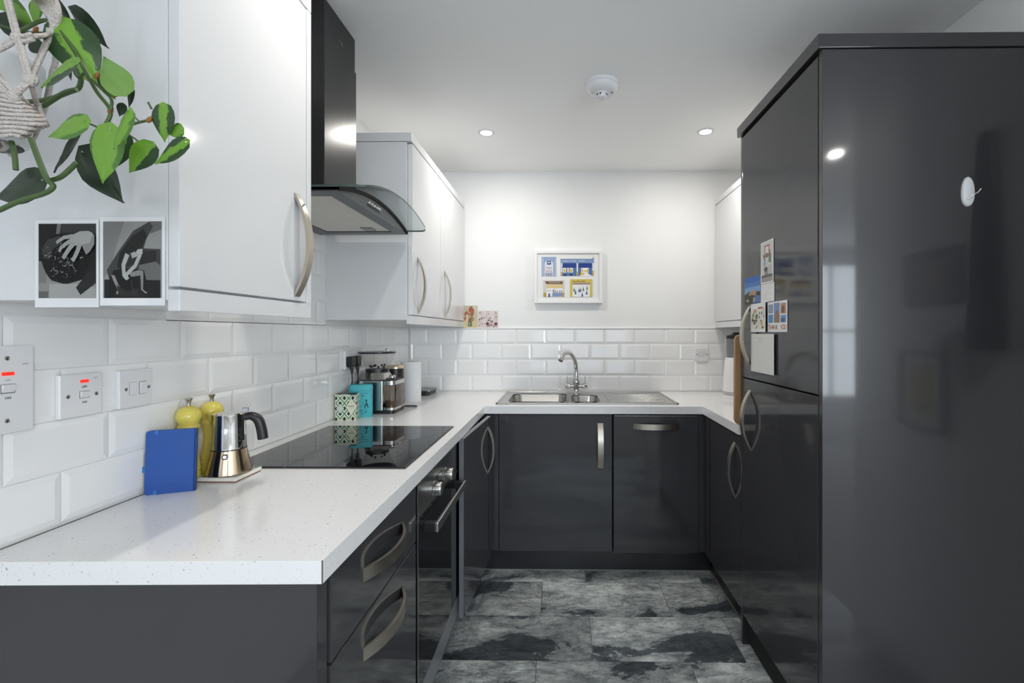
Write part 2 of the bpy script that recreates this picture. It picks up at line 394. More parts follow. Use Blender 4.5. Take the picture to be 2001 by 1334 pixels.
# floor tiles: rows of slate tiles, each a child of the floor
def floor_piece(x0, x1, y0, y1, cache={}):
    k = (round(x1 - x0, 3), round(y1 - y0, 3))
    if k not in cache:
        bm = new(); hx, hy = k[0] / 2 - .0016, k[1] / 2 - .0016
        vs = [bm.verts.new((sx * hx, sy * hy, z)) for z in (-.006, 0) for sx, sy in ((-1, -1), (1, -1), (1, 1), (-1, 1))]
        for i in range(4): bm.faces.new((vs[i], vs[(i + 1) % 4], vs[4 + (i + 1) % 4], vs[4 + i]))
        bm.faces.new(vs[4:])
        me = finish(bm, 'floor_tile', smooth=False); me.materials.append(SLATE); cache[k] = me
    o = bpy.data.objects.new('floor_tile', cache[k]); col.objects.link(o); o.parent = floor
    o.location = ((x0 + x1) / 2, (y0 + y1) / 2, 0)
ROW, TW = .290, .604
for r in range(-6, 5):
    y0 = 1.837 + ROW * r
    x = (.125 if r % 2 == 0 else -.10) - TW * 2
    while x < XR:
        if x + TW > XL: floor_piece(max(x, XL), min(x + TW, XR), y0, min(y0 + ROW, YB))
        x += TW

bm = new(); box(bm, XL, XFAR, YREAR, 1.837 - ROW * 6, -.006, .002); obj('carpet', bm, mat('pale_carpet', (.36, .355, .35), .95, noise=.1, nscale=150, bump=.5, bscale=500), floor)
bm = new(); box(bm, XR + .005, XFAR, 1.837 - ROW * 6, YOPEN, -.006, .002); obj('carpet', bm, mat('pale_carpet'), floor)
# metro tiles with bevelled edges
def metro(parent, plane, a0, a1, z0, z1, cache={}):
    """plane 'L': runs along Y on the left wall; 'B': along X on the back wall"""
    wdt, hgt = round(a1 - a0 - .002, 4), round(z1 - z0 - .002, 4)
    if wdt < .012: return
    k = (plane, wdt, hgt)
    if k not in cache:
        bm = new(); hw, hh, bv = wdt / 2, hgt / 2, min(.013, wdt / 3)
        def P(a, z, d): return (d, a, z) if plane == 'L' else (a, -d, z)
        rings = [[bm.verts.new(P(sx * (hw - i), sz * (hh - i), d)) for sx, sz in ((-1, -1), (1, -1), (1, 1), (-1, 1))] for i, d in ((0, 0), (0, TT - .0028), (bv, TT))]
        for A, B_ in zip(rings, rings[1:]):
            for i in range(4): bm.faces.new((A[i], A[(i + 1) % 4], B_[(i + 1) % 4], B_[i]))
        bm.faces.new(rings[-1])
        me = finish(bm, 'metro_tile', smooth=False); me.materials.append(TILE); cache[k] = me
    o = bpy.data.objects.new('metro_tile', cache[k]); col.objects.link(o); o.parent = parent
    c, z = (a0 + a1) / 2, (z0 + z1) / 2
    jt = random.uniform(-.0003, .0003)
    o.location = (XL - TT + jt, c, z) if plane == 'L' else (c, YB + TT + jt, z)
    o.rotation_euler = (random.uniform(-.003, .003) if plane == 'B' else 0, random.uniform(-.003, .003) if plane == 'L' else 0, random.uniform(-.003, .003))
ZR, TP = .104, .1955
def tile_rows(parent, plane, lo, hi, anchor, zlist, top):
    for r in zlist:
        z0 = .916 + ZR * r; z1 = min(z0 + ZR, top)
        a = anchor + (0 if r % 2 == 1 else TP / 2) - TP * 40
        while a < hi:
            if a + TP > lo: metro(parent, plane, max(a, lo), min(a + TP, hi), z0, z1)
            a += TP
tile_rows(wall_left, 'L', .05, YB, 1.411, range(0, 4), 1.334)
tile_rows(wall_left, 'L', 1.175, 1.975, 1.411, range(4, 8), 1.75)
tile_rows(wall_back, 'B', XL, XR, -.108, range(0, 4), 1.326)
bm = new(); box(bm, XL - TT, XL - TT + .003, .05, YB, WT, 1.334); box(bm, XL - TT, XL - TT + .003, 1.175, 1.975, 1.33, 1.75)
g = obj('grout', bm, GROUT, wall_left)
bm = new(); box(bm, XL, XR, YB + TT - .003, YB + TT, WT, 1.328); obj('grout', bm, GROUT, wall_back)
bm = new(); box(bm, XL, XR, YB - .003, YB + TT, 1.326, 1.333, .002); struct('trim_1', bm, mat('white_trim', (.82, .82, .82), .15))
bm = new(); box(bm, XL - .001, XL + .004, 1.13, YB, WT - .002, WT + .006, .002); box(bm, XL, XR, YB - .004, YB, WT - .002, WT + .006, .002)
struct('trim_2', bm, mat('white_sealant', (.72, .72, .69), .5))

# ------------------------------------------------------------------ worktop (U shape with sink cut-out)
bm = new(); z0 = WT - .040
XF_L, XF_R, YF = -.410, .745, 2.457
SK = (-.345, .615, 2.565, 2.99)                 # cut-out under the sink
quads = [((XL + .0025, .774), (XF_L, .787), (XF_L, YF), (XL + .0025, YF))]
def slab(poly):
    a = [bm.verts.new((x, y, z0)) for x, y in poly]; b = [bm.verts.new((x, y, WT)) for x, y in poly]
    bm.faces.new(a[::-1]); bm.faces.new(b)
    for i in range(len(poly)): bm.faces.new((a[i], a[(i + 1) % len(poly)], b[(i + 1) % len(poly)], b[i]))
slab(quads[0])
def rs(x0, x1, y0, y1): slab([(x0, y0), (x1, y0), (x1, y1), (x0, y1)])
rs(XL + .001, SK[0], YF, YB - .001); rs(SK[0], SK[1], YF, SK[2]); rs(SK[0], SK[1], SK[3], YB - .001); rs(SK[1], XR - .001, YF, YB - .001)
rs(XF_R, XR - .001, 1.965, YF)
bm.faces.ensure_lookup_table()
wt = obj('worktop', bm, WORKTOP); tag(wt, 'U-shaped white speckled worktop on the dark base cabinets', 'worktop')
bm = new(); box(bm, XF_L - .0012, XF_L + .0006, .7865, .788, z0, WT + .0003); obj('edge_joint', bm, mat('joint_and_shade_dark', (.12, .10, .09), .7), wt)
bm = new(); box(bm, XL - .001, XL + .0022, .776, 1.13, WT - .004, WT - .0002); obj('wall_gap_shade', bm, mat('joint_and_shade_dark'), wt)  # dark strip painted in for the shade in the gap along the wall

# ------------------------------------------------------------------ base cabinets
XD = -.428                                      # left door face
BH, BT = .135, .866
def carcass(parent, x0, x1, y0, y1, z0, z1, material=DARKIN):
    bm = new(); box(bm, x0, x1, y0, y1, z0, z1); return obj('carcass', bm, material, parent)
t = thing('drawer_cabinet', 'glossy anthracite drawer unit with end panel at the open end of the worktop', 'cabinet', (-.72, 1.1, 0))
carcass(t, XL + .03, XD - .02, .848, 1.352, BH + .005, WT - .041)
bm = new(); box(bm, XL - .007, XD - .004, .812, .846, 0, WT - .041, .0015); obj('end_panel', bm, ANTHSAT, t)
for z0_, z1_, zh in ((.687, BT, .778), (BH, .682, .607)):
    bm = new(); box(bm, XD - .019, XD, .853, 1.352, z0_, z1_, .0015)
    d = obj('drawer_front', bm, ANTH, t)
    bow_handle(d, (XD, 1.115, zh), (0, 1, 0), (1, 0, 0), L=.25, h=.036, wd=.028)

t = thing('oven', 'black built-in oven with two steel knobs and a steel bar handle', 'oven', (-.72, 1.655, 0))
YO0, YO1 = 1.362, 1.945
carcass(t, XL + .03, XD - .02, YO0, YO1, .15, WT - .041)
bm = new(); box(bm, XD - .019, XD + .001, YO0, YO1, .742, BT, .002); cp = obj('control_panel', bm, DSTEEL, t)
bm = new(); box(bm, XD - .019, XD + .002, YO0, YO1, .225, .738, .003); od = obj('oven_door', bm, mat('oven_glass', (.008, .008, .009), .04, spec=.6, noise=.02), t)
bm = new(); box(bm, XD - .017, XD + .003, YO0, YO0 + .006, .225, .866); obj('side_trim', bm, STEEL, t)
bm = new(); box(bm, XD - .017, XD + .003, YO1 - .006, YO1, .225, .866); obj('side_trim', bm, STEEL, t)
bm = new(); box(bm, XD - .019, XD - .002, YO0, YO1, .137, .221, .001); obj('filler_panel', bm, ANTHEDGE, t)
for yk in (1.525, 1.682):
    M = frame((XD + .001, yk, .786), (0, 1, 0), (0, 0, 1))
    bm = new(); lathe(bm, [(.024, 0), (.024, .004), (.021, .006), (.021, .028), (.0195, .031), (.001, .031)], 32, M, cap=False); kn = obj('knob', bm, STEEL, t)
    bm = new()
    for i in range(24):
        Mi = M @ Matrix.Rotation(2 * math.pi * i / 24, 4, 'Z'); box(bm, .0205, .0218, -.0009, .0009, .008, .027, M=Mi)
    obj('grip_ribs', bm, DSTEEL, kn)
bm = new(); box(bm, XD + .0005, XD + .003, 1.577, 1.638, .762, .812, .001); dp = obj('display', bm, HOBG, t)
for yb in (1.566, 1.650):
    for zb in (.775, .797):
        bm = new(); lathe(bm, [(.004, 0), (.004, .004), (.0005, .005)], 12, frame((XD + .001, yb, zb), (0, 1, 0), (0, 0, 1)), cap=False); obj('button', bm, STEEL, t)
bm = new(); box(bm, XD + .0015, XD + .0032, 1.589, 1.612, .772, .776); obj('indicator', bm, mat('dim_red', (.25, .01, .01), .4, emit=(1, .05, .05), estr=.3), dp)
bm = new(); box(bm, -.393, -.382, 1.425, 1.845, .683, .713, .003); hd = obj('door_handle', bm, STEEL, od)
for y0_ in (1.425, 1.823):
    bm = new(); box(bm, XD, -.392, y0_, y0_ + .022, .684, .712, .002); obj('handle_mount', bm, BLACK, hd)

t = thing('corner_cabinet', 'anthracite corner base unit beside the oven with its door slightly ajar', 'cabinet', (-.72, 2.2, 0))
carcass(t, XL + .03, -.452, 1.952, 2.452, BH + .005, WT - .041)
dv = Vector((-.369 + .400, 2.405 - 1.884, 0)).normalized(); nv = Vector((dv.y, -dv.x, 0))
Md = Matrix(((dv.x, nv.x, 0, -.400), (dv.y, nv.y, 0, 1.884), (0, 0, 1, 0), (0, 0, 0, 1)))
bm = new(); box(bm, 0, .522, -.020, 0, BH, .867, .0015, M=Md); dr = obj('door', bm, ANTH, t)
bm = new(); box(bm, -.0012, .0002, -.0195, -.0005, BH + .002, .865, M=Md); box(bm, .002, .520, -.0195, -.0005, .8665, .8677, M=Md); obj('edge_band', bm, ANTHEDGE, dr)
bow_handle(dr, Md @ Vector((.452, 0, .709)), (0, 0, 1), nv, L=.235, h=.032, wd=.02)
for zz in (.25, .76):
    bm = new(); box(bm, -.462, -.424, 1.955, 1.99, zz - .02, zz + .02); obj('hinge', bm, STEEL, t)

YD = 2.472                                      # back door face
t = thing('sink_cabinet', 'anthracite base unit under the sink with one upright steel handle', 'cabinet', (-.03, 2.75, 0))
bm = new(); box(bm, -.45, .268, YD + .02, YD + .03, BH, WT - .041); obj('carcass', bm, DARKIN, t)
bm = new(); box(bm, -.336, .267, YD, YD + .019, BH, BT, .0015); dr = obj('door', bm, ANTH, t)
bow_handle(dr, (.205, YD, .698), (0, 0, 1), (0, -1, 0), L=.24, h=.03, wd=.03)
bm = new(); box(bm, -.452, -.339, YD + .002, YD + .019, BH, BT, .001); obj('corner_post', bm, ANTH, t)
t = thing('dishwasher', 'slim built-in dishwasher with anthracite front and level steel handle', 'dishwasher', (.5, 2.75, 0))
bm = new(); box(bm, .272, .768, YD + .02, YD + .03, .13, WT - .041); obj('carcass', bm, DARKIN, t)
bm = new(); box(bm, .275, .726, YD - .003, YD + .017, .129, .858, .0015); dr = obj('door', bm, ANTH, t)
bm = new(); box(bm, .277, .724, YD - .0025, YD + .0165, .8575, .8595); obj('edge_band', bm, STEEL, dr)
bow_handle(dr, (.5, YD - .003, .803), (1, 0, 0), (0, -1, 0), L=.243, h=.03, wd=.03)
bm = new(); box(bm, .729, .780, YD + .002, YD + .019, BH, BT, .001); obj('corner_post', bm, ANTH, t)
XDR = .757
t = thing('corner_cabinet', 'anthracite base unit between the dishwasher and the tall fridge unit', 'cabinet', (1.05, 2.2, 0))
carcass(t, XDR + .02, XR - .02, 1.965, 2.452, BH + .005, WT - .041)
bm = new(); box(bm, XDR, XDR + .019, 1.968, 2.452, BH, BT, .0015); dr = obj('door', bm, ANTH, t)
bow_handle(dr, (XDR, 2.04, .70), (0, 0, 1), (-1, 0, 0), L=.24, h=.032, wd=.022)
# plinths
for lab, b in (('dark plinth board under the sink unit and dishwasher', (-.46, .81, 2.54, 2.556)), ('dark plinth board under the drawer unit and oven', (-.498, -.482, .85, 2.54)), ('dark plinth board under the base unit beside the tall fridge', (.812, .828, 1.965, 2.54))):
    bm = new(); box(bm, b[0], b[1], b[2], b[3], .0, .132, .001); o = obj('plinth_board', bm, PLINTH); tag(o, lab, 'plinth')
    bm = new()
    if b[1] - b[0] > .5: box(bm, b[0], b[1], b[2] - .004, b[2], 0, .005)
    else:
        s = b[1] if b[0] < 0 else b[0] - .004; box(bm, s, s + .004, b[2], b[3], 0, .005)
    obj('sealing_strip', bm, mat('strip_grey', (.22, .22, .20), .5), o)

# ------------------------------------------------------------------ tall fridge unit
XFR, YN, YFAR = .752, 1.352, 1.962
t = thing('fridge_cabinet', 'tall glossy anthracite fridge freezer unit with two steel bow handles', 'fridge', (1.05, 1.65, 0))
bm = new(); box(bm, XFR + .022, XR - .001, YN + .018, YFAR - .018, .02, 2.12); obj('carcass', bm, DARKIN, t)
bm = new(); box(bm, XFR + .002, XR - .001, YN, YN + .018, 0, 2.121, .0012); obj('side_panel', bm, ANTHSAT, t)
bm = new(); box(bm, XFR + .002, XR - .001, YFAR - .018, YFAR, 0, 2.121, .0012); obj('side_panel', bm, ANTHSAT, t)
bm = new(); box(bm, XFR - .012, XR - .001, YN - .006, YFAR + .006, 2.1225, 2.163, .0015); obj('cornice', bm, ANTHSAT, t)
bm = new(); box(bm, XFR + .05, XFR + .066, YN + .018, YFAR - .018, 0, .128); obj('plinth', bm, PLINTH, t)
bm = new(); box(bm, XFR, XFR + .020, YN + .020, YFAR - .022, 1.1175, 2.112, .0015); du = obj('door', bm, ANTH, t)
bm = new(); box(bm, XFR, XFR + .020, YN + .020, YFAR - .022, .13, 1.1125, .0015); dl = obj('door', bm, ANTH, t)
bow_handle(du, (XFR, 1.862, 1.287), (0, 0, 1), (-1, 0, 0), L=.238, h=.036, wd=.024)
bow_handle(dl, (XFR, 1.862, .951), (0, 0, 1), (-1, 0, 0), L=.24, h=.036, wd=.024)

# ------------------------------------------------------------------ wall cabinets
XU = -.645
def wall_cab(name, label, x_face, x_wall, y0, y1, doors, z0=1.337, z1=2.156, ends=(True, True)):
    t = thing(name, label, 'cabinet', ((x_face + x_wall) / 2, (y0 + y1) / 2, z0))
    s = 1 if x_face > x_wall else -1
    xb = x_face - s * .020
    X = lambda a, b: (min(a, b), max(a, b))
    bm = new(); box(bm, *X(x_wall + s * .001, xb), y0, y1, z0 + .018, z1 - .039, .001); obj('carcass', bm, WHITE, t)
    bm = new(); box(bm, *X(x_wall + s * .001, x_face + s * .002), y0 - .002, y1, z1 - .037, z1, .0015); obj('cornice', bm, WHITE, t)
    bm = new(); box(bm, *X(x_face - s * .020, x_face + s * .001), y0, y1, z0, z0 + .036, .0012); obj('pelmet', bm, WHITE, t)
    for d0, d1, hy in doors:
        bm = new(); box(bm, *X(x_face - s * .019, x_face), d0, d1, z0 + .041, z1 - .041, .0012); d = obj('door', bm, WHITE, t)
        if hy is not None: bow_handle(d, (x_face, hy, 1.513), (0, 0, 1), (s, 0, 0), L=.25, h=.034, wd=.022)
    if ends[1]:
        bm = new(); box(bm, *X(x_wall + s * .001, x_face + s * .001), y1 - .018, y1 + .001, z0 + .036, z1 - .038, .001); obj('end_panel', bm, WHITE, t)
    return t
wall_cab('wall_cabinet', 'white gloss wall cabinet with one door between hanging plant and hood', XU, XL - TT, .772, 1.180, [(.772, 1.160, 1.118)])
wall_cab('wall_cabinet', 'white gloss double wall cabinet between hood and back wall', XU, XL - TT, 1.972, YB + TT - .001, [(1.990, 2.452, 2.07), (2.456, YB, 2.545)], ends=(True, False))
wall_cab('wall_cabinet', 'white gloss wall cabinet partly hidden behind the tall fridge unit', 1.006, XR, 1.964, YB + TT - .001, [(1.98, YB - .003, None)], z0=1.333, z1=2.172, ends=(True, False))

# ------------------------------------------------------------------ cooker hood
t = thing('cooker_hood', 'black chimney cooker hood with curved glass canopy above the hob', 'hood', (-.85, 1.62, 1.70))
HY0, HY1, HX = 1.325, 1.918, -.645
N = 24
def arch(y, h=.046): q = (y - (HY0 + HY1) / 2) / ((HY1 - HY0) / 2); return h * (1 - q * q)
HZ = 1.708
bm = new()
rows = []
for i in range(N + 1):
    y = HY0 + (HY1 - HY0) * i / N; z = HZ + .004 + arch(y)
    rows.append([bm.verts.new((x, y, zz)) for x, zz in ((XL, HZ), (HX, HZ), (HX, z), (XL, z))])
for a, b in zip(rows, rows[1:]):
    for k in (1, 2, 3): bm.faces.new((a[k], a[(k + 1) % 4], b[(k + 1) % 4], b[k]))
bm.faces.new(rows[0]); bm.faces.new(rows[-1][::-1])
# underside frame around the recessed filter
FX0, FX1, FY0, FY1 = -.955, -.690, 1.375, 1.868
def q4(a, b, c, d): bm.faces.new([bm.verts.new(p) for p in (a, b, c, d)])
for x0, x1, y0, y1 in ((XL, HX, HY0, FY0), (XL, HX, FY1, HY1), (XL, FX0, FY0, FY1), (FX1, HX, FY0, FY1)): q4((x0, y0, HZ), (x1, y0, HZ), (x1, y1, HZ), (x0, y1, HZ))
for (xa, ya), (xb, yb) in (((FX0, FY0), (FX1, FY0)), ((FX1, FY0), (FX1, FY1)), ((FX1, FY1), (FX0, FY1)), ((FX0, FY1), (FX0, FY0))): q4((xa, ya, HZ), (xb, yb, HZ), (xb, yb, HZ + .006), (xa, ya, HZ + .006))
obj('body', bm, mat('hood_grey_metal', (.075, .078, .082), .32, .2, noise=.05), t, ang=30)
bm = new(); box(bm, FX0, FX1, FY0, FY1, HZ + .004, HZ + .007)
fl = obj('filter', bm, mat('grease_filter', (.78, .75, .68), .5, .0, noise=.08, nscale=30, bump=.3, bscale=700), t)
bm = new(); box(bm, -.79, -.745, 1.80, 1.852, HZ + .0005, HZ + .0045, .001); obj('latch', bm, DSTEEL, fl)
bm = new()
for i in range(N):
    ya, yb = HY0 + (HY1 - HY0) * i / N, HY0 + (HY1 - HY0) * (i + 1) / N
    q = [(ya, HZ + .001 + arch(ya)), (yb, HZ + .001 + arch(yb)), (yb, HZ + .012 + arch(yb)), (ya, HZ + .012 + arch(ya))]
    for xx in (HX + .004,):
        vs = [bm.verts.new((xx, y, z)) for y, z in q]; vb = [bm.verts.new((XL, y, z)) for y, z in q]
        bm.faces.new(vs); bm.faces.new(vb[::-1])
        for k in (0, 2): bm.faces.new((vs[k], vs[(k + 1) % 4], vb[(k + 1) % 4], vb[k]))
obj('rim', bm, mat('black_rubber', (.006, .006, .006), .7, spec=.2), t)
# curved glass with rounded front corners
def glass_x(y):
    e = min(y - (HY0 - .004), (HY1 + .004) - y); r = .03
    return -.560 if e >= r else -.560 - r + math.sqrt(max(r * r - (r - e) ** 2, 0))
bm = new(); rows = []
ys = sorted({HY0 - .004 + (HY1 - HY0 + .008) * i / 40 for i in range(41)} | {HY0 - .004 + d for d in (.003, .008)} | {HY1 + .004 - d for d in (.003, .008)})
for y in ys:
    z = HZ + .012 + arch(min(max(y, HY0), HY1)); gx = glass_x(y)
    rows.append([bm.verts.new((x, y, zz)) for x, zz in ((XL, z), (gx, z), (gx, z + .006), (XL, z + .006))])
edgef = []
for a, b in zip(rows, rows[1:]):
    for k in range(4):
        f = bm.faces.new((a[k], a[(k + 1) % 4], b[(k + 1) % 4], b[k]))
        if k == 1: edgef.append(f)
for f in (bm.faces.new(rows[0]), bm.faces.new(rows[-1][::-1])): edgef.append(f)
for f in edgef: f.material_index = 1
g = obj('glass_canopy', bm, HOODG, t, ang=30); g.data.materials.append(mat('glass_edge', (.05, .075, .07), .08, noise=.02))
CX = -.75
bm = new(); box(bm, XL, CX, 1.452, 1.679, HZ + .04, 2.245, .0015); obj('chimney', bm, BLACKSAT, t)
bm = new(); box(bm, XL, CX - .003, 1.456, 1.675, 2.235, ZC - .001, .0015); up = obj('chimney_extension', bm, BLACKSAT, t)
bm = new()
for k in range(3): box(bm, CX - .003, CX - .0024, 1.555 + k * .010, 1.561 + k * .010, 2.285 - k * .002, 2.292)
obj('slots', bm, DSTEEL, up)
for k in range(5):
    yb = 1.535 + k * .0215; bm = new(); M = frame((HX, yb, HZ + .026), (0, 1, 0), (0, 0, 1))
    lathe(bm, [(.0058, -.001), (.0058, .006), (.004, .0075), (.0005, .0075)], 14, M, cap=False); obj('button', bm, CHROME, t)
bm = new(); box(bm, HX - .001, HX + .0015, 1.528, 1.63, HZ + .014, HZ + .022); obj('button_strip', bm, BLACK, t)

# ------------------------------------------------------------------ hob
t = thing('hob', 'black glass induction hob set in the worktop under the hood', 'hob', (-.71, 1.617, WT))
bm = new(); box(bm, -.968, -.450, 1.322, 1.910, WT + .0005, WT + .005, .0012); hb = obj('glass_top', bm, HOBG, t)
bm = new(); box(bm, -.971, -.447, 1.319, 1.913, WT, WT + .0025, .001); obj('edge_trim', bm, mat('hob_trim', (.05, .035, .04), .3), t)
for cx_, cy_, r_ in ((-.84, 1.47, .09), (-.58, 1.47, .075), (-.84, 1.76, .075), (-.58, 1.76, .1)):
    bm = new(); lathe(bm, [(r_, WT + .0051), (r_ + .0012, WT + .0052)], 48, Matrix.Translation((cx_, cy_, 0)), cap=False)
    obj('zone_mark', bm, mat('zone_grey', (.02, .02, .02), .2), t)

# ------------------------------------------------------------------ sink and tap
t = thing('sink', 'stainless steel one and a half bowl sink with drainer in the worktop', 'sink', (.135, 2.78, WT))
SX0, SX1, SY0, SY1 = -.362, .637, 2.525, 3.030
SSINK = mat('sink_steel', (.46, .45, .43), .24, 1., noise=.04, nscale=60, bump=.01, bscale=20)
bowls = [(-.300, .028, 2.572, 2.905, .16), (.058, .212, 2.575, 2.850, .12)]
bm = new(); zt = WT + .006
def grid_rim():
    xs = [SX0, -.300, .028, .058, .212, SX1]; ysr = [SY0, 2.572, 2.575, 2.850, 2.905, SY1]
    for i in range(len(xs) - 1):
        for j in range(len(ysr) - 1):
            cx_, cy_ = (xs[i] + xs[i + 1]) / 2, (ysr[j] + ysr[j + 1]) / 2
            if any(b[0] < cx_ < b[1] and b[2] < cy_ < b[3] for b in bowls): continue
            zz = zt - .002
            bm.faces.new([bm.verts.new((x, y, zz)) for x, y in ((xs[i], ysr[j]), (xs[i + 1], ysr[j]), (xs[i + 1], ysr[j + 1]), (xs[i], ysr[j + 1]))])
grid_rim()
bmesh.ops.remove_doubles(bm, verts=bm.verts, dist=.0001)
obj('deck', bm, SSINK, t)
def rrect(x0, x1, y0, y1, r, n=7):
    o = []
    for cx_, cy_, a0 in ((x1 - r, y1 - r, 0), (x0 + r, y1 - r, 90), (x0 + r, y0 + r, 180), (x1 - r, y0 + r, 270)):
        for i in range(n): a = R(a0 + 90 * i / (n - 1)); o.append((cx_ + r * math.cos(a), cy_ + r * math.sin(a)))
    return o
for b in bowls:
    bm = new(); rings = []
    for ins, dz, r in ((-.004, .0025, .052), (.0, .0022, .05), (.004, -.004, .048), (.012, -b[4] + .02, .05), (.03, -b[4], .06)):
        rings.append([bm.verts.new((x, y, zt + dz)) for x, y in rrect(b[0] + ins, b[1] - ins, b[2] + ins, b[3] - ins, r)])
    n = len(rings[0])
    for A, B_ in zip(rings, rings[1:]):
        for i in range(n): bm.faces.new((A[i], A[(i + 1) % n], B_[(i + 1) % n], B_[i]))
    bm.faces.new(rings[-1])
    # corner fillets between the square cut and the rounded bowl
    sq = [(b[1], b[3]), (b[0], b[3]), (b[0], b[2]), (b[1], b[2])]
    for q in range(4):
        c = bm.verts.new((sq[q][0], sq[q][1], zt - .002)); seg = rings[1][q * 7:q * 7 + 7]
        for i in range(6): bm.faces.new((c, seg[i], seg[i + 1]))
    bw = obj('bowl', bm, SSINK, t, ang=50)
    bm = new(); lathe(bm, [(.04, 0), (.038, .003), (.02, .001), (.001, .001)], 24, Matrix.Translation(((b[0] + b[1]) / 2, (b[2] + b[3]) / 2, zt - b[4])), cap=False); obj('drain', bm, CHROME, bw)
bm = new()
box(bm, SX0, SX1, SY0, SY0 + .014, WT + .0005, zt + .001, .002); box(bm, SX0, SX1, SY1 - .014, SY1, WT + .0005, zt + .001, .002)
box(bm, SX0, SX0 + .014, SY0, SY1, WT + .0005, zt + .001, .002); box(bm, SX1 - .014, SX1, SY0, SY1, WT + .0005, zt + .001, .002)
obj('rim', bm, SSINK, t)
for k in range(6):
    y = 2.60 + .055 * k
    bm = new(); tube(bm, [(.262, y, zt - .0028), (.29, y, zt - .0012), (.56, y, zt - .0012), (.585, y, zt - .0028)], .0035, 8); obj('drainer_ridge', bm, SSINK, t)

t = thing('mixer_tap', 'chrome swan neck mixer tap with two lever handles behind the bowls', 'tap', (.090, 2.925, WT))
TX, TY = .090, 2.925
bm = new(); lathe(bm, [(.027, WT + .004), (.027, WT + .009), (.021, WT + .014), (.019, WT + .03), (.019, WT + .062), (.022, WT + .065), (.022, WT + .09), (.016, WT + .10), (.0135, WT + .12)], 28, Matrix.Translation((TX, TY, 0))); obj('column', bm, CHROME, t)
pts = smooth_path([(TX, TY, WT + .11), (TX, TY - .002, WT + .17), (TX - .012, TY - .03, WT + .225), (TX - .04, TY - .075, WT + .262), (TX - .075, TY - .125, WT + .262), (TX - .092, TY - .15, WT + .235)], 8)
bm = new(); tube(bm, pts, .0115, 16); sp = obj('spout', bm, CHROME, t)
d = (pts[-1] - pts[-2]).normalized(); bm = new(); tube(bm, [pts[-1] - d * .004, pts[-1] + d * .016], .0145, 16); obj('aerator', bm, CHROME, sp)
for s in (-1, 1):
    bm = new(); Mx = frame((TX + s * .018, TY, WT + .055), (0, 1, 0), (0, 0, 1)) if s > 0 else frame((TX + s * .018, TY, WT + .055), (0, -1, 0), (0, 0, 1))
    lathe(bm, [(.012, -.004), (.012, .018), (.0175, .020), (.0175, .048), (.015, .051), (.001, .051)], 24, Mx, cap=False); v = obj('valve', bm, CHROME, t)
    bm = new(); tube(bm, [(TX + s * .057, TY, WT + .066), (TX + s * .057, TY, WT + .115)], .004, 10); obj('lever', bm, CHROME, v)

# ------------------------------------------------------------------ ceiling fittings
def downlight(x, y, label, grp='recessed ceiling downlights'):
    t = thing('downlight', label, 'downlight', (x, y, ZC), grp)
    M = Matrix.Translation((x, y, 0))
    bm = new(); lathe(bm, [(.043, ZC), (.043, ZC - .003), (.040, ZC - .005), (.031, ZC - .004), (.029, ZC - .001)], 40, M, cap=False); obj('bezel', bm, PLASTIC, t)
    bm = new(); lathe(bm, [(.0295, ZC - .0015), (.0295, ZC - .0025), (.0005, ZC - .003)], 32, M, cap=False); obj('lens', bm, LAMP, t)
    l = bpy.data.lights.new('downlight_lamp', 'AREA'); l.shape = 'DISK'; l.size = .055; l.energy = DOWNLIGHT_W; l.color = (1.0, .955, .89)
    o = bpy.data.objects.new('downlight_lamp', l); col.objects.link(o); o.parent = t; o.location = (0, 0, -.008)
downlight(-.402, 2.458, 'recessed white ceiling downlight beside the double wall cabinet')
downlight(.760, 2.462, 'recessed white ceiling downlight beside the tall fridge unit')
downlight(-.33, 1.112, 'recessed white ceiling downlight in front of the cooker hood')
downlight(.10, -.55, 'recessed white ceiling downlight in the open room behind the plant')
downlight(1.62, -.06, 'recessed white ceiling downlight past the end of the right wall')
downlight(1.2, -1.7, 'added white ceiling downlight near the rear window, unseen fill light')  # unseen lamp added behind the camera for ambient bounce
downlight(3.0, -1.7, 'added white ceiling downlight in the far corner of the open room, unseen fill light')  # also added out of view, brightens the rear room
downlight(3.0, -.2, 'added white ceiling downlight beside the side wall of the open room, unseen fill light')  # another added lamp, unseen, for more bounced light
t = thing('smoke_detector', 'round white smoke detector with small sensing chamber on the ceiling', 'smoke detector', (.170, 1.985, ZC))
M = Matrix.Translation((.170, 1.985, ZC)) @ Matrix.Scale(-1, 4, (0, 0, 1))
bm = new(); lathe(bm, [(.072, 0), (.073, .004), (.072, .012), (.0685, .014), (.0685, .016), (.0695, .018), (.064, .030), (.052, .040), (.03, .045), (.001, .046)], 48, M, cap=False); obj('housing', bm, PLASTIC, t)
Mc = M @ Matrix.Translation((.0, -.006, 0))
bm = new(); lathe(bm, [(.027, .040), (.027, .050), (.024, .050), (.024, .060), (.018, .066), (.001, .067)], 32, Mc, cap=False); ch = obj('sensor_dome', bm, PLASTIC, t)
bm = new()
for k in range(10):
    if k % 3 != 2: box(bm, .0235, .0248, -.0035, .0035, .0515, .0575, M=Mc @ Matrix.Rotation(2 * math.pi * k / 10, 4, 'Z'))
obj('vent_slots', bm, BLACK, ch)
bm = new()
for dx in (0, .006): box(bm, .034 + dx, .0365 + dx, -.030, -.018, .0455, .0475, M=M @ Matrix.Rotation(R(12), 4, 'Z'))
obj('sounder_slots', bm, BLACK, t)
bm = new(); box(bm, -.046, -.036, -.0135, -.0115, .0455, .0472, M=M); obj('indicator', bm, DSTEEL, t)

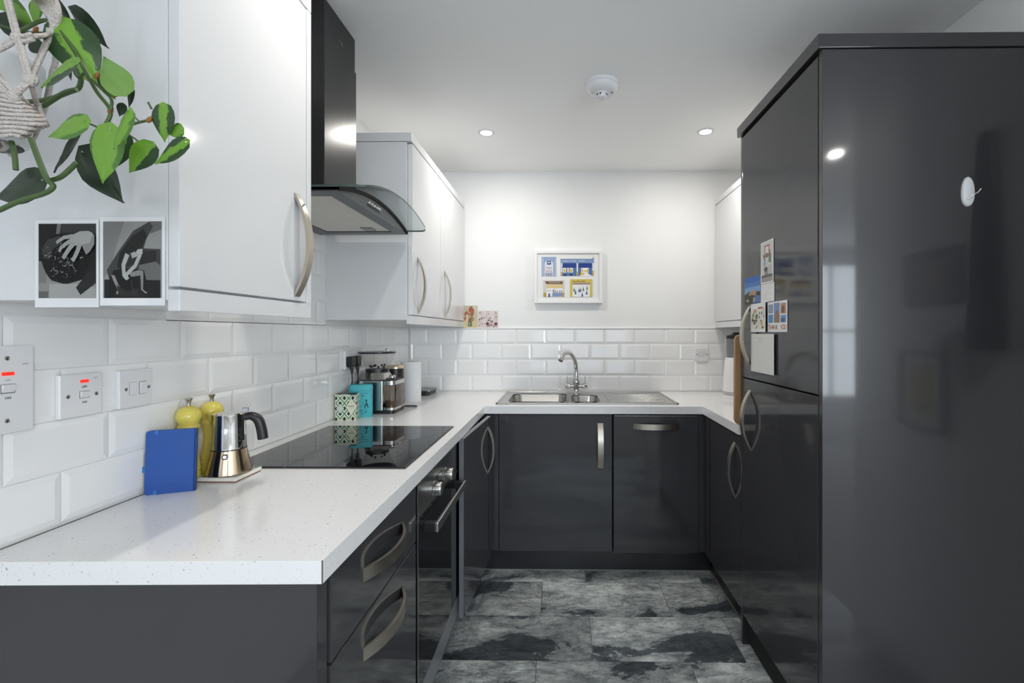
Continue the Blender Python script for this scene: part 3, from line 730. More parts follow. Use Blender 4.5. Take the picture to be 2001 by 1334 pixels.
# ------------------------------------------------------------------ sockets and switches
def plate(name, label, plane, a0, a1, z0, z1, d=.010, grp=None, cat='switch'):
    c = ((XL + d / 2, (a0 + a1) / 2, z0) if plane == 'L' else ((a0 + a1) / 2, YB - d / 2, z0))
    t = thing(name, label, cat, c, grp); bm = new()
    if plane == 'L': box(bm, XL - .001, XL + d, a0, a1, z0, z1, .003, 3)
    else: box(bm, a0, a1, YB - d, YB + .001, z0, z1, .003, 3)
    obj('plate', bm, PLASTIC, t)
    return t
def on_plate(plane, a, z, d=.010): return frame((XL + d, a, z), (0, 1, 0), (0, 0, 1)) if plane == 'L' else frame((a, YB - d, z), (1, 0, 0), (0, 0, 1))
INK = mat('black_ink', (.02, .02, .02), .5)
def screw(t, plane, a, z):
    M = on_plate(plane, a, z); bm = new(); lathe(bm, [(.0042, -.0005), (.0042, .0004), (.0036, .0008), (.0004, .0008)], 16, M, cap=False); s = obj('screw', bm, STEEL, t)
    bm = new(); box(bm, -.0036, .0036, -.0007, .0007, .0005, .0011, M=M @ Matrix.Rotation(R(70), 4, 'Z')); obj('slot', bm, INK, s)
def bezel_box(t, M, w_, h_, name='switch_gap'):
    bm = new(); box(bm, -w_ / 2, w_ / 2, -h_ / 2, h_ / 2, -.0005, .0006, M=M); return obj(name, bm, mat('shadow_gap', (.22, .22, .23), .6), t)
def rock(t, M, w_, h_, tilt=9):
    bezel_box(t, M, w_ + .002, h_ + .002)
    bm = new(); box(bm, -w_ / 2, w_ / 2, -h_ / 2, h_ / 2, -.003, .003, .0008, M=M @ Matrix.Rotation(R(tilt), 4, 'X')); return obj('rocker', bm, PLASTIC, t)
def isolator_mark(t, M):
    bm = new(); tube(bm, [M @ Vector(p) for p in ((-.005, 0, .0003), (-.0015, 0, .0003))], .0004, 5); tube(bm, [M @ Vector(p) for p in ((-.0015, 0, .0003), (.0015, .0018, .0003))], .0004, 5); tube(bm, [M @ Vector(p) for p in ((.002, 0, .0003), (.005, 0, .0003))], .0004, 5)
    obj('symbol', bm, INK, t)
t = plate('cooker_switch', 'tall white cooker switch plate with red neon on the left tiles', 'L', .778, .864, 1.118, 1.277)
Mo = lambda a, z: on_plate('L', a, z)
for z in (1.254, 1.141): screw(t, 'L', .821, z)
bm = new(); box(bm, -.0095, .0095, -.0033, .0033, -.001, .0018, .0012, M=Mo(.822, 1.226)); obj('neon', bm, RED, t)
rock(t, Mo(.822, 1.199), .020, .015, 22); text('lettering', t, 'ON', .0062, Mo(.822, 1.182) @ Matrix.Translation((0, 0, .0003)), INK); text('lettering', t, 'OFF', .0048, Mo(.822, 1.214) @ Matrix.Translation((0, 0, .0003)), mat('worn_ink', (.45, .45, .46), .5))
isolator_mark(t, Mo(.849, 1.242))
t = plate('fused_switch', 'square white switch plate with red neon on the left tiles', 'L', .908, .994, 1.126, 1.215)
for y in (.924, .981): screw(t, 'L', y, 1.170)
bm = new(); box(bm, -.0085, .0085, -.0032, .0032, -.001, .0018, .0012, M=Mo(.956, 1.199)); obj('neon', bm, RED, t)
rock(t, Mo(.956, 1.171), .018, .013, 22); text('lettering', t, 'OFF', .0062, Mo(.956, 1.187) @ Matrix.Translation((0, 0, .0003)), INK); text('lettering', t, 'ON', .0062, Mo(.956, 1.155) @ Matrix.Translation((0, 0, .0003)), INK)
isolator_mark(t, Mo(.980, 1.204))
t = plate('fused_switch', 'square white fused spur plate without neon above the blue notebook', 'L', 1.032, 1.116, 1.126, 1.214)
for y in (1.049, 1.107): screw(t, 'L', y, 1.170)
bezel_box(t, Mo(1.066, 1.170), .018, .030, 'fuse_gap'); bm = new(); box(bm, -.0085, .0085, -.0145, .0145, -.001, .0016, .0006, M=Mo(1.066, 1.170)); obj('fuse_holder', bm, PLASTIC, t)
rock(t, Mo(1.091, 1.170), .017, .028, 5)
t = plate('wall_socket', 'white double wall socket on the left tiles behind the coffee grinder', 'L', 2.128, 2.290, 1.128, 1.216, cat='socket')
for y in (2.178, 2.242): rock(t, Mo(y, 1.203), .012, .014, 10)
for k, (y, lab) in enumerate(((2.155, 'black three-pin plug in the socket, the one nearer the hob'), (2.216, 'black three-pin plug in the socket, the one behind the grinder hopper'))):
    p = thing('power_plug', lab, 'plug', (XL + .03, y, 1.14), 'plugs in the double socket')
    bm = new(); Mp = frame((XL + .010, y, 1.165), (0, 1, 0), (0, 0, 1)); prism(bm, [(-.019, -.026), (.019, -.026), (.025, -.012), (.025, .018), (.019, .024), (-.019, .024), (-.025, .018), (-.025, -.012)], 0, .026, Mp)
    bmesh.ops.bevel(bm, geom=list(bm.edges), offset=.003, segments=2, affect='EDGES'); obj('plug_body', bm, BLACK, p)
    bm = new(); tube(bm, [(XL + .025, y, 1.145), (XL + .027, y, 1.125), (XL + .027, y, 1.105)], [.008, .0075, .004], 10); obj('strain_relief', bm, BLACK, p)
    bm = new(); e = ((XL + .014, y + .008, 1.02), (XL + .008, y + .012, WT + .014), (XL + .008, y + .03, WT + .005))
    tube(bm, smooth_path([(XL + .027, y, 1.108), (XL + .028, y, 1.07), *e]), .0032, 8); obj('cable', bm, BLACK, p)
t = plate('wall_socket', 'white single switched socket on the back tiles beside the sink', 'B', .872, .958, 1.112, 1.201, cat='socket')
Mb = lambda a, z: on_plate('B', a, z)
for x in (.884, .946): screw(t, 'B', x, 1.158)
bezel_box(t, Mb(.903, 1.158), .016, .026, 'fuse_gap'); bm = new(); box(bm, -.007, .007, -.012, .012, -.001, .0016, .0006, M=Mb(.903, 1.158)); obj('fuse_holder', bm, PLASTIC, t)
rock(t, Mb(.928, 1.160), .013, .022, 8)

# ------------------------------------------------------------------ items on the left worktop
ny = thing('notebook', 'closed royal blue notebook standing against the left tiles', 'notebook', (-1.003, 1.101, WT), rotz=R(21))
NB = mat('blue_cover', (.012, .075, .33), .5, noise=.05, nscale=70)
pl = rrect(0, .100, 0, .152, .006, 4)
Mn = Matrix(((1, 0, 0, 0), (0, 0, -1, 0), (0, 1, 0, 0), (0, 0, 0, 1)))          # x along, y up, z towards the viewer
lean = Matrix.Rotation(R(-4), 4, 'X')
def nb(name, poly, a, b, m, par): bm = new(); prism(bm, poly, a, b, lean @ Mn); return lobj(name, bm, m, par)
cv = nb('cover', pl, .004, .007, NB, ny); nb('cover', pl, -.007, -.004, NB, ny)
nb('page_block', [(x * .97 + .001, y * .985 + .001) for x, y in pl], -.004, .004, mat('paper_edge', (.80, .79, .74), .7, noise=.03), ny)
nb('spine', rc(.097, 0, .1005, .152), -.007, .007, NB, ny)
LB = mat('light_blue_elastic', (.03, .18, .50), .6)
for y0_ in (-.0003, .143): nb('elastic_band', st([(.020, y0_), (.022, y0_ + .0095)], .006), .0069, .0074, LB, cv)
nb('pen_loop', rc(-.008, .053, .001, .067), -.001, .002, LB, ny)
bm = new()
for k in range(9): prism(bm, rc(.040 + k * .0023, .017, .0415 + k * .0023, .020), .007, .0071, lean @ Mn)
lobj('embossed_mark', bm, mat('emboss', (.015, .06, .30), .5), cv)

YEL = mat('yellow_lacquer', (.80, .66, .13), .16, noise=.06, nscale=20)
def mill(x, y, label):
    t = thing('pepper_mill', label, 'pepper mill', (x, y, WT), 'yellow mills by the tiles'); M = Matrix.Translation((x, y, WT)) @ Matrix.Diagonal((.93, .93, 1, 1))
    bm = new(); lathe(bm, [(.027, 0), (.029, .002), (.029, .022), (.0275, .024), (.0275, .028), (.029, .030), (.0285, .036), (.027, .038), (.028, .041), (.0265, .047), (.0255, .049), (.0262, .052), (.0225, .075), (.0205, .095), (.0215, .118), (.0245, .134), (.0262, .138), (.0262, .145), (.0245, .149)], 40, M); obj('body', bm, YEL, t)
    bm = new(); lathe(bm, [(.0235, .149), (.0240, .153), (.0285, .160), (.0305, .170), (.0285, .182), (.021, .192), (.010, .197), (.006, .198)], 40, M); obj('head', bm, YEL, t)
    bm = new(); lathe(bm, [(.005, .197), (.0048, .205), (.0065, .212), (.0095, .216), (.0095, .2175), (.001, .2172)], 24, M); obj('knob', bm, HSTEEL, t)
mill(-.982, 1.205, 'yellow pepper mill partly hidden behind the blue notebook')
mill(-.982, 1.285, 'yellow pepper mill partly hidden behind the moka pot')

t = thing('trivet', 'white square tile trivet with green pattern under the moka pot', 'trivet', (-.900, 1.2445, WT))
bm = new(); box(bm, -.950, -.848, 1.191, 1.298, WT + .003, WT + .013, .002); obj('tile', bm, mat('cream_glaze', (.80, .79, .72), .15), t)
bm = new(); box(bm, -.948, -.850, 1.193, 1.296, WT, WT + .0032); obj('cork_base', bm, mat('cork', (.20, .08, .04), .8, noise=.2), t)
sh = []
for i in range(6):
    for j in range(6):
        if (i + j) % 2 == 0: sh.append(((.06, .22, .03), el(.1 + i * .16, .1 + j * .16, .07, .035, 45 if i % 2 else -45, 10)))
flat_print('pattern', t, Matrix.Translation((-.950, 1.191, WT + .013)), .102, .107, sh)

t = thing('moka_pot', 'polished steel moka pot with black handle on the white trivet', 'moka pot', (-.901, 1.242, WT + .013))
M = Matrix.Translation((-.901, 1.242, WT + .013)) @ Matrix.Rotation(R(28), 4, 'Z'); POL = mat('polished_steel', (.66, .65, .63), .06, 1., noise=.02)
COP = mat('bronzed_steel', (.55, .42, .29), .12, 1., noise=.06, nscale=25)
bm = new(); lathe(bm, [(.050, 0), (.0535, .002), (.0535, .006), (.041, .060), (.0405, .064)], 48, M); bs = obj('boiler', bm, COP, t)
bm = new(); lathe(bm, [(.0412, .064), (.0412, .067)], 48, M); obj('gasket', bm, BLACK, t)
bm = new(); lathe(bm, [(.0405, .067), (.0405, .070), (.0385, .120), (.0378, .152), (.0385, .158)], 48, M); up = obj('jug', bm, POL, t)
bm = new(); prism(bm, [(-.036, .012), (-.036, -.012), (-.051, 0)], .0, .001, M @ Matrix.Translation((0, 0, .158)))
vs = [M @ Vector(p) for p in ((-.037, .013, .158), (-.037, -.013, .158), (-.053, 0, .160), (-.039, 0, .125))]; vv = [bm.verts.new(p) for p in vs]
bm.faces.new((vv[0], vv[2], vv[3])); bm.faces.new((vv[2], vv[1], vv[3])); obj('spout', bm, POL, up)
bm = new(); lathe(bm, [(.0385, .158), (.0375, .161), (.02, .164), (.001, .165)], 48, M, cap=False); ld = obj('lid', bm, POL, t)
bm = new(); box(bm, .030, .044, -.006, .006, .160, .172, .001, M=M); obj('hinge', bm, DSTEEL, ld)
bm = new(); tube(bm, [M @ Vector(p) for p in ((.040, 0, .170), (.046, 0, .183))], .002, 8); obj('lid_tab', bm, POL, ld)
bm = new(); tube(bm, smooth_path([M @ Vector(p) for p in ((.036, 0, .146), (.050, 0, .148), (.066, -.001, .137), (.074, -.002, .112), (.078, -.002, .083))], 6), [.0095 + .0035 * min(i / 12, 1) for i in range(25)], 16); obj('handle', bm, BLACK, t)
bm = new(); lathe(bm, [(.008, 0), (.008, .004), (.0055, .006), (.004, .009), (.0005, .009)], 6, M @ frame((-.003, -.044, .051), (1, 0, 0), (0, .2, 1)), cap=False); obj('safety_valve', bm, CHROME, bs)
bm = new()
for k, (w_, o_) in enumerate(((.006, 0), (.004, .002), (.007, -.001), (.005, .001), (.006, 0))):
    Mk = M @ frame((.0285 - .0003 * k, -.0275 + .0003 * k, .088 + k * .0075), (.69, .72, 0), (0, 0, 1)); box(bm, -w_ / 2 + o_, w_ / 2 + o_, -.0022, .0022, .0, .0012, M=Mk)
obj('engraving', bm, INK, up)

# patterned tea box
t = thing('tea_box', 'small cream tea box with green and black diamond pattern', 'box', (-.962, 2.062, WT), rotz=R(12))
GRN = (.02, .24, .17); CRM = (.74, .74, .58); BLK = (.02, .03, .03)
bm = new(); box(bm, -.045, .045, -.026, .026, 0, .118, .001); bx_ = lobj('carton', bm, pm(CRM), t)
def diamonds(cells, label_at=None):
    s = []; A_ = 1.0
    for x, y, dx, dy in cells:
        D = lambda f: [(x - dx * f, y), (x, y - dy * f), (x + dx * f, y), (x, y + dy * f)]
        s += [(GRN, D(1.0)), (CRM, D(.86)), (BLK, D(.42))]
    if label_at:
        for (x, y, dx, dy), fill in label_at:
            D = lambda f: [(x - dx * f, y), (x, y - dy * f), (x + dx * f, y), (x, y + dy * f)]
            s += [(GRN, D(1.0)), (fill, D(.92))]
        x, y, dx, dy = label_at[0][0]
        s += [((.30, .33, .29), rc(x - .14, y + .01, x + .14, y + .05)), ((.45, .46, .40), rc(x - .09, y - .05, x + .09, y - .03)), ((.5, .5, .42), rc(x - .02, y + .14, x + .02, y + .19))]
    return s
def local_print(name, t, M, wd, ht, shapes):
    o = flat_print(name, None, M, wd, ht, shapes); o.parent = t; return o
local_print('printed_pattern', t, frame((-.045, -.026, 0), (1, 0, 0), (0, 0, 1)), .090, .118, diamonds([(u * .195 + .05, v * .195 + .08, .195, .195) for u in range(6) for v in range(6) if (u + v) % 2 == 0], [((.76, .52, .27, .36), CRM), ((.25, .47, .195, .195), (.62, .66, .60))]))
local_print('printed_pattern', t, frame((.045, -.026, 0), (0, 1, 0), (0, 0, 1)), .052, .118, diamonds([(u * .34, v * .195 + .08, .34, .195) for u in range(4) for v in range(6) if (u + v) % 2 == 0]))
bm = new(); box(bm, -.044, .044, -.025, .025, .118, .1185); lobj('lid_panel', bm, BLACK, t)
bm = new(); prism(bm, [(.02, -.026), (.045, -.026), (.045, .0), (.03, .01)], .1185, .121, Matrix.Rotation(R(5), 4, 'X')); lobj('flap', bm, BLACK, t)

TURQ = mat('turquoise_print', (.05, .42, .48), .45, noise=.05, nscale=40)
t = thing('tea_tin', 'turquoise caddy with line drawings behind the patterned tea box', 'tin', (-.934, 2.142, WT), rotz=R(20))
bm = new(); prism(bm, rrect(-.050, .050, -.028, .028, .012, 5), 0, .122, Matrix()); lobj('body', bm, TURQ, t)
bm = new(); prism(bm, rrect(-.051, .051, -.029, .029, .012, 5), .123, .150, Matrix()); bmesh.ops.bevel(bm, geom=[e for e in bm.edges if all(v.co.z > .149 for v in e.verts)], offset=.004, segments=2, affect='EDGES'); lobj('lid', bm, TURQ, t)
TD = (.02, .24, .29); Tk = (.01, .04, .05)
sh = [(TD, st([(.08, .84), (.92, .86)], .02)), (Tk, st([(.80, .52), (.80, .62)], .06)), (Tk, st([(.70, .32), (.80, .48)], .05)), (Tk, st([(.90, .32), (.80, .50)], .05)),
      (TD, st([(.55, .66), (.60, .80), (.52, .78), (.66, .74), (.74, .78)], .02)), (TD, st([(.60, .50), (.56, .64), (.72, .64), (.68, .50), (.60, .50)], .015)), (TD, st([(.12, .32), (.35, .42), (.55, .36), (.66, .42)], .015)),
      (TD, st([(.3, .26), (.6, .24), (.85, .28)], .015)), (TD, st([(.4, .12), (.7, .1)], .02)), (TD, st([(.64, .4), (.64, .5)], .02)), (TD, el(.52, .2, .07, .03)), (TD, el(.75, .17, .07, .03))]
local_print('printed_drawing', t, frame((-.040, -.0282, .005), (1, 0, 0), (0, 0, 1)), .080, .125, sh)

# coffee grinder
t = thing('coffee_grinder', 'steel coffee grinder with clear hopper and coffee-stained bin', 'grinder', (-.92, 2.27, WT))
bm = new(); prism(bm, rrect(-.982, -.816, 2.192, 2.352, .020, 5), WT, WT + .018, Matrix()); obj('base', bm, BLACK, t)
bm = new(); prism(bm, rrect(-.984, -.868, 2.190, 2.354, .006, 4), WT + .018, WT + .158, Matrix()); obj('housing', bm, mat('grinder_steel', (.55, .57, .58), .22, 1., noise=.04, nscale=40), t)
bm = new(); prism(bm, rrect(-.984, -.814, 2.190, 2.354, .022, 5), WT + .158, WT + .163, Matrix()); obj('deck', bm, BLACK, t)
bm = new(); prism(bm, rrect(-.868, -.812, 2.190, 2.354, .022, 5), WT + .139, WT + .158, Matrix()); obj('front_cap', bm, STEEL, t)
bm = new(); prism(bm, rrect(-.868, -.812, 2.190, 2.354, .022, 5), WT + .018, WT + .030, Matrix()); obj('front_sill', bm, STEEL, t)
bm = new(); prism(bm, rrect(-.866, -.814, 2.193, 2.351, .021, 5), WT + .031, WT + .138, Matrix()); bn = obj('grounds_bin', bm, BIN, t)
bm = new(); prism(bm, rrect(-.862, -.818, 2.198, 2.346, .018, 5), WT + .0315, WT + .045, Matrix()); obj('coffee_grounds', bm, mat('ground_coffee', (.05, .028, .016), .9, noise=.3, nscale=300), bn)
Mg = Matrix.Translation((-.925, 2.270, WT))
bm = new(); lathe(bm, [(.078, .163), (.060, .192), (.058, .195)], 40, Mg); obj('collar', bm, STEEL, t)
bm = new(); lathe(bm, [(.056, .195), (.056, .212)], 40, Mg); obj('adjuster_ring', bm, BLACK, t)
bm = new(); lathe(bm, [(.054, .212), (.085, .290)], 40, Mg, cap=False); hp = obj('hopper', bm, CLEAR, t)
bm = new(); lathe(bm, [(.087, .288), (.089, .291), (.088, .296), (.080, .298), (.001, .299)], 40, Mg, cap=False); lid = obj('lid', bm, mat('smoked_plastic', (.02, .02, .022), .15), t)
bm = new(); tube(bm, smooth_path([Mg @ Vector(p) for p in ((.042, -.01, .298), (.045, -.01, .308), (.054, -.01, .309), (.056, -.01, .300))], 4), .003, 8); obj('lid_grip', bm, CHROME, lid)
bm = new()
for k in range(9): lathe(bm, [(.0005, -.006), (.005, -.004), (.0065, 0), (.005, .004), (.0005, .006)], 8, Mg @ Matrix.Translation((.034 * math.cos(k * 2.4), .034 * math.sin(k * 2.4), .218 + .006 * (k % 3))), cap=False)
bn2 = obj('coffee_beans', bm, mat('roasted_bean', (.035, .018, .010), .4), hp); bn2['kind'] = 'stuff'
bm = new(); lathe(bm, [(.013, .163), (.015, .168), (.015, .180), (.012, .184), (.001, .184)], 24, Matrix.Translation((-.838, 2.235, WT)), cap=False); obj('dial', bm, CHROME, t)
bm = new(); tube(bm, smooth_path([(-.83, 2.352, WT + .012), (-.795, 2.38, WT + .010), (-.775, 2.415, WT + .004), (-.805, 2.425, WT + .004), (-.845, 2.415, WT + .004)], 6), .0032, 8); obj('cable', bm, BLACK, t)
t.location = (t.location[0] + .008, t.location[1] + .02, t.location[2])

t = thing('coffee_canister', 'black canister with cream lid between coffee grinder and kitchen roll', 'canister', (-.905, 2.50, WT)); M = Matrix.Translation((-.905, 2.50, WT))
bm = new(); lathe(bm, [(.047, 0), (.049, .003), (.049, .120), (.045, .150), (.045, .198)], 36, M); obj('body', bm, BLACK, t)
bm = new(); lathe(bm, [(.046, .198), (.046, .213), (.043, .216), (.001, .216)], 36, M, cap=False); obj('lid', bm, mat('cream_metal', (.70, .60, .42), .25, .6, noise=.03), t)
t = thing('kitchen_roll', 'white paper kitchen roll standing on the left worktop', 'kitchen roll', (-.873, 2.665, WT)); M = Matrix.Translation((-.873, 2.665, WT))
bm = new(); lathe(bm, [(.0575, 0), (.0575, .222), (.056, .224), (.021, .224), (.021, .21)], 40, M, cap=False); obj('paper', bm, mat('tissue_paper', (.84, .84, .84), .9, noise=.02, bump=.25, bscale=240), t)
bm = new(); lathe(bm, [(.0205, .001), (.0205, .2235), (.0185, .2235), (.0185, .2)], 24, M, cap=False); obj('core', bm, mat('cardboard', (.35, .27, .18), .9), t)
bm = new(); prism(bm, [(.055, -.004), (.058, -.004), (.0595, .002), (.057, .006)], .003, .221, M); obj('loose_edge', bm, mat('tissue_paper'), t)
t = thing('digital_scale', 'low black kitchen scale with steel plate at the back of the worktop', 'scale', (-.875, 2.93, WT))
bm = new(); prism(bm, rrect(-.95, -.825, 2.855, 3.03, .012, 4), WT, WT + .024, Matrix()); obj('base', bm, BLACK, t)
bm = new(); prism(bm, rrect(-.948, -.818, 2.868, 3.035, .012, 4), WT + .025, WT + .031, Matrix()); obj('plate', bm, DSTEEL, t)

# ------------------------------------------------------------------ right corner appliance and board
t = thing('blender', 'white appliance with clear jug and black lid behind the wooden board', 'blender', (1.045, 2.79, WT)); M = Matrix.Translation((1.045, 2.79, WT))
bm = new(); lathe(bm, [(.078, 0), (.079, .003), (.0785, .016), (.0775, .018)], 40, M); obj('foot', bm, PLASTIC, t)
bm = new(); lathe(bm, [(.0775, .018), (.0765, .042)], 40, M); obj('band', bm, mat('grey_band', (.45, .45, .44), .4), t)
bm = new(); lathe(bm, [(.0770, .042), (.074, .12), (.066, .225), (.062, .238), (.05, .242)], 40, M); obj('body', bm, mat('warm_white_plastic', (.82, .82, .81), .35), t)
bm = new(); lathe(bm, [(.050, .242), (.054, .25), (.058, .36)], 36, M, cap=False); obj('jug', bm, thin_glass('grey_plastic', (.7, .71, .72)), t)
bm = new(); lathe(bm, [(.059, .355), (.060, .372), (.03, .380), (.02, .385), (.02, .392), (.001, .392)], 36, M, cap=False); obj('lid', bm, BLACK, t)
t = thing('chopping_board', 'wooden chopping board standing upright against the tall fridge unit', 'chopping board', (.90, 1.985, WT))
bm = new(); prism(bm, rrect(.733, 1.03, WT, 1.292, .022, 6), 0, .019, Matrix(((1, 0, 0, 0), (0, 0, -1, 1.9885), (0, 1, 0, 0), (0, 0, 0, 1))))
bmesh.ops.bevel(bm, geom=list(bm.edges), offset=.003, segments=2, affect='EDGES'); obj('board', bm, WOOD, t)

# ------------------------------------------------------------------ cards on the tile trim, framed print
def card(name, label, cat, origin, u, v, wd, ht, paper, shapes, th=.0012, grp=None, rough=.5, lift=0.):
    M = frame(origin, u, v); t = thing(name, label, cat, origin, grp)
    bm = new(); box(bm, 0, wd, 0, ht, 0, th, M=M); obj('sheet', bm, paper, t)
    if shapes: flat_print('print', t, M, wd, ht, shapes, z0=th + .0002, rough=rough)
    return t, M
PAPER = mat('card_paper', (.80, .80, .79), .5, noise=.01)
rnd = random.Random(3)
fl = [((.62, .55, .36), rc(0, 0, 1, 1)), ((.55, .50, .36), rc(0, .3, 1, 1)), ((.66, .52, .30), rc(0, 0, 1, .28)), ((.55, .58, .42), el(.8, .85, .15, .2))]
for k in range(16):
    a = rnd.uniform(0, 6.28); r_ = rnd.uniform(0, .3); fl.append((rnd.choice([(.48, .16, .10), (.55, .24, .16), (.62, .52, .34), (.38, .12, .09), (.3, .3, .14)]), el(.45 + r_ * math.cos(a), .58 + r_ * .9 * math.sin(a), rnd.uniform(.09, .19), rnd.uniform(.06, .12), rnd.uniform(0, 90), 9)))
for k in range(7): fl.append(((.12, .12, .07), st([(.48, .3), (.45 + rnd.uniform(-.3, .3), .62 + rnd.uniform(-.1, .25))], .02)))
fl += [((.10, .16, .10), [(.33, .06), (.62, .06), (.58, .30), (.36, .30)]), ((.30, .40, .28), el(.45, .17, .05, .09)), ((.08, .32, .26), rc(.38, .05, .58, .1))]
card('postcard', 'postcard of orange flowers in a vase standing on the tile trim', 'card', (-.652, YB + .0035, 1.334), (1, 0, 0), (0, .012, 1), .094, .146, PAPER, fl)
fl = [((.72, .62, .60), rc(0, 0, 1, 1))]
for k in range(85): fl.append((rnd.choice([(.04, .04, .08), (.10, .08, .12), (.45, .2, .2), (.12, .2, .16), (.8, .74, .7)]), el(rnd.uniform(.04, .96), rnd.uniform(.04, .96), rnd.uniform(.012, .036), rnd.uniform(.015, .045), rnd.uniform(0, 180), 7)))
for x, y in ((.47, .23), (.90, .22)): fl += [((.16, .03, .06), el(x, y, .08, .09, 0, 11)), ((.32, .08, .10), el(x, y + .01, .05, .05)), ((.05, .02, .03), el(x, y, .025, .03))]
card('postcard', 'pale pink patterned card with two dark flowers standing on the tile trim', 'card', (-.553, YB + .0035, 1.334), (1, 0, 0), (0, .012, 1), .131, .112, PAPER, fl)

t = thing('picture_frame', 'white framed print of four little shop fronts on the back wall', 'picture', (.042, YB, 1.494))
FX0, FX1, FZ0, FZ1, FD = -.181, .264, 1.494, 1.838, .032
yb, yf = YB + TT - .0005, YB + TT - FD
bm = new(); fw = .018
box(bm, FX0, FX0 + fw, yf, yb, FZ0, FZ1, .001); box(bm, FX1 - fw, FX1, yf, yb, FZ0, FZ1, .001); box(bm, FX0 + fw, FX1 - fw, yf, yb, FZ0, FZ0 + fw, .001); box(bm, FX0 + fw, FX1 - fw, yf, yb, FZ1 - fw, FZ1, .001)
obj('frame', bm, mat('white_frame', (.83, .83, .82), .4), t)
bm = new(); box(bm, FX0 + fw, FX1 - fw, yf + .010, yb, FZ0 + fw, FZ1 - fw); sh_ = obj('mount', bm, mat('print_paper', (.80, .80, .78), .6), t)
W_, H_ = FX1 - FX0 - 2 * fw, FZ1 - FZ0 - 2 * fw
MP = frame((FX0 + fw, yf + .010, FZ0 + fw), (1, 0, 0), (0, 0, 1))
def im(x, y): return ((x - 1055) / (1885 - 1055), 1 - (y - 108) / (705 - 108))
def ir(x0, y0, x1, y1): a, b = im(x0, y1), im(x1, y0); return [a, (b[0], a[1]), b, (a[0], b[1])]
def ip(*p): return [im(*q) for q in p]
LBL, MBL, DBL, GLD, WHT = (.28, .38, .55), (.10, .18, .38), (.03, .06, .24), (.62, .42, .06), (.82, .82, .82)
s = [(LBL, ir(1115, 152, 1312, 402)), ((.45, .54, .68), ir(1128, 170, 1140, 395)), ((.45, .54, .68), ir(1292, 170, 1304, 395))]
s += [((.68, .68, .78), ip(*[(1213 + 58 * math.cos(R(a)), 250 - 58 * math.sin(R(a))) for a in range(0, 181, 15)], (1155, 398), (1271, 398))), (DBL, ir(1188, 200, 1240, 250)), (WHT, ir(1200, 215, 1228, 232))]
for i in range(6):
    for j in (0, 1): s.append(((.62, .36, .08) if (i + j) % 2 else (.2, .18, .22), ir(1172 + i * 14, 282 + j * 40, 1178 + i * 14, 305 + j * 40)))
for i in range(8):
    for j in range(3):
        if (i + j) % 2: s.append(((.1, .12, .2), ir(1164 + i * 12, 354 + j * 14, 1176 + i * 12, 368 + j * 14)))
s += [(MBL, ir(1370, 182, 1810, 396)), ((.22, .32, .52), ir(1368, 184, 1812, 232)), ((.14, .22, .40), ir(1362, 178, 1815, 188)), (WHT, ir(1376, 232, 1392, 345)), (WHT, ir(1582, 232, 1600, 345)), (WHT, ir(1790, 232, 1808, 330)), (GLD, ir(1376, 345, 1392, 392)), (GLD, ir(1582, 340, 1600, 392)), (GLD, ir(1790, 330, 1808, 392)),
      (DBL, ip((1398, 232), (1570, 232), (1578, 292), (1388, 292))), (DBL, ip((1612, 232), (1780, 232), (1790, 290), (1602, 290)))]
for x in (1400, 1455, 1492): s.append((WHT, ir(x, 292, x + (40 if x != 1455 else 24), 352)))
for x, w_ in ((1420, 12), (1466, 7), (1510, 13)): s.append((GLD, el(*im(x, 326), w_ / 830, 24 / 597)))
s += [(WHT, ir(1642, 292, 1740, 372)), (GLD, ir(1650, 305, 1664, 350)), (GLD, ir(1672, 326, 1712, 340)), (GLD, ir(1716, 310, 1734, 360)), ((.70, .45, .02), ir(1634, 355, 1660, 390)), ((.70, .45, .02), ir(1662, 358, 1688, 388)), (WHT, ip((1600, 398), (1690, 372), (1740, 372), (1800, 398))), (BLK, ir(1408, 372, 1440, 388)), (BLK, ir(1494, 370, 1526, 386)), (BLK, ip((1786, 180), (1806, 152), (1810, 156), (1792, 182)))]
s += [((.62, .60, .58), ir(1138, 448, 1418, 660)), ((.20, .10, .05), ip((1155, 462), (1395, 462), (1395, 498), (1180, 498))), ((.70, .56, .26), ip((1188, 502), (1392, 502), (1406, 548), (1172, 548))), (WHT, ir(1180, 552, 1398, 658)), ((.50, .32, .05), ir(1142, 606, 1178, 660)), ((.50, .32, .05), ir(1398, 606, 1418, 660)), ((.22, .30, .50), ir(1256, 608, 1398, 656)), ((.10, .16, .34), ip((1200, 662), (1206, 616), (1224, 612), (1234, 662))), (BLK, ir(1282, 550, 1286, 606))]
for i in range(7): s.append(((.30, .40, .60), ir(1262 + i * 20, 610, 1266 + i * 20, 655)))
for x in (1198, 1228, 1262): s.append((BLK, el(*im(x, 582), .009, .009)))
for x in (1275, 1300, 1326, 1358, 1382): s.append(((.18, .14, .12), ip((x - 6, 606), (x - 3, 572), (x + 3, 572), (x + 6, 606))))
s += [((.64, .50, .12), ir(1494, 436, 1790, 660)), ((.34, .26, .24), ir(1524, 482, 1762, 505)), (WHT, ir(1528, 505, 1756, 660))]
for i in range(9): s.append(((.66, .66, .66), ir(1548 + i * 23, 505, 1550 + i * 23, 660)))
for x, y, c in ((1548, 568, (.12, .22, .10)), (1566, 600, (.05, .10, .30)), (1614, 575, (.08, .14, .34)), (1634, 570, (.12, .2, .18)), (1670, 560, (.12, .22, .10)), (1656, 632, (.05, .10, .30)), (1720, 545, (.12, .24, .10)), (1714, 605, (.05, .10, .30))):
    s.append((c, ip((x - 11, y + 26), (x - 9, y), (x - 3, y - 14), (x - 2, y - 32), (x + 2, y - 32), (x + 3, y - 14), (x + 9, y), (x + 11, y + 26))))
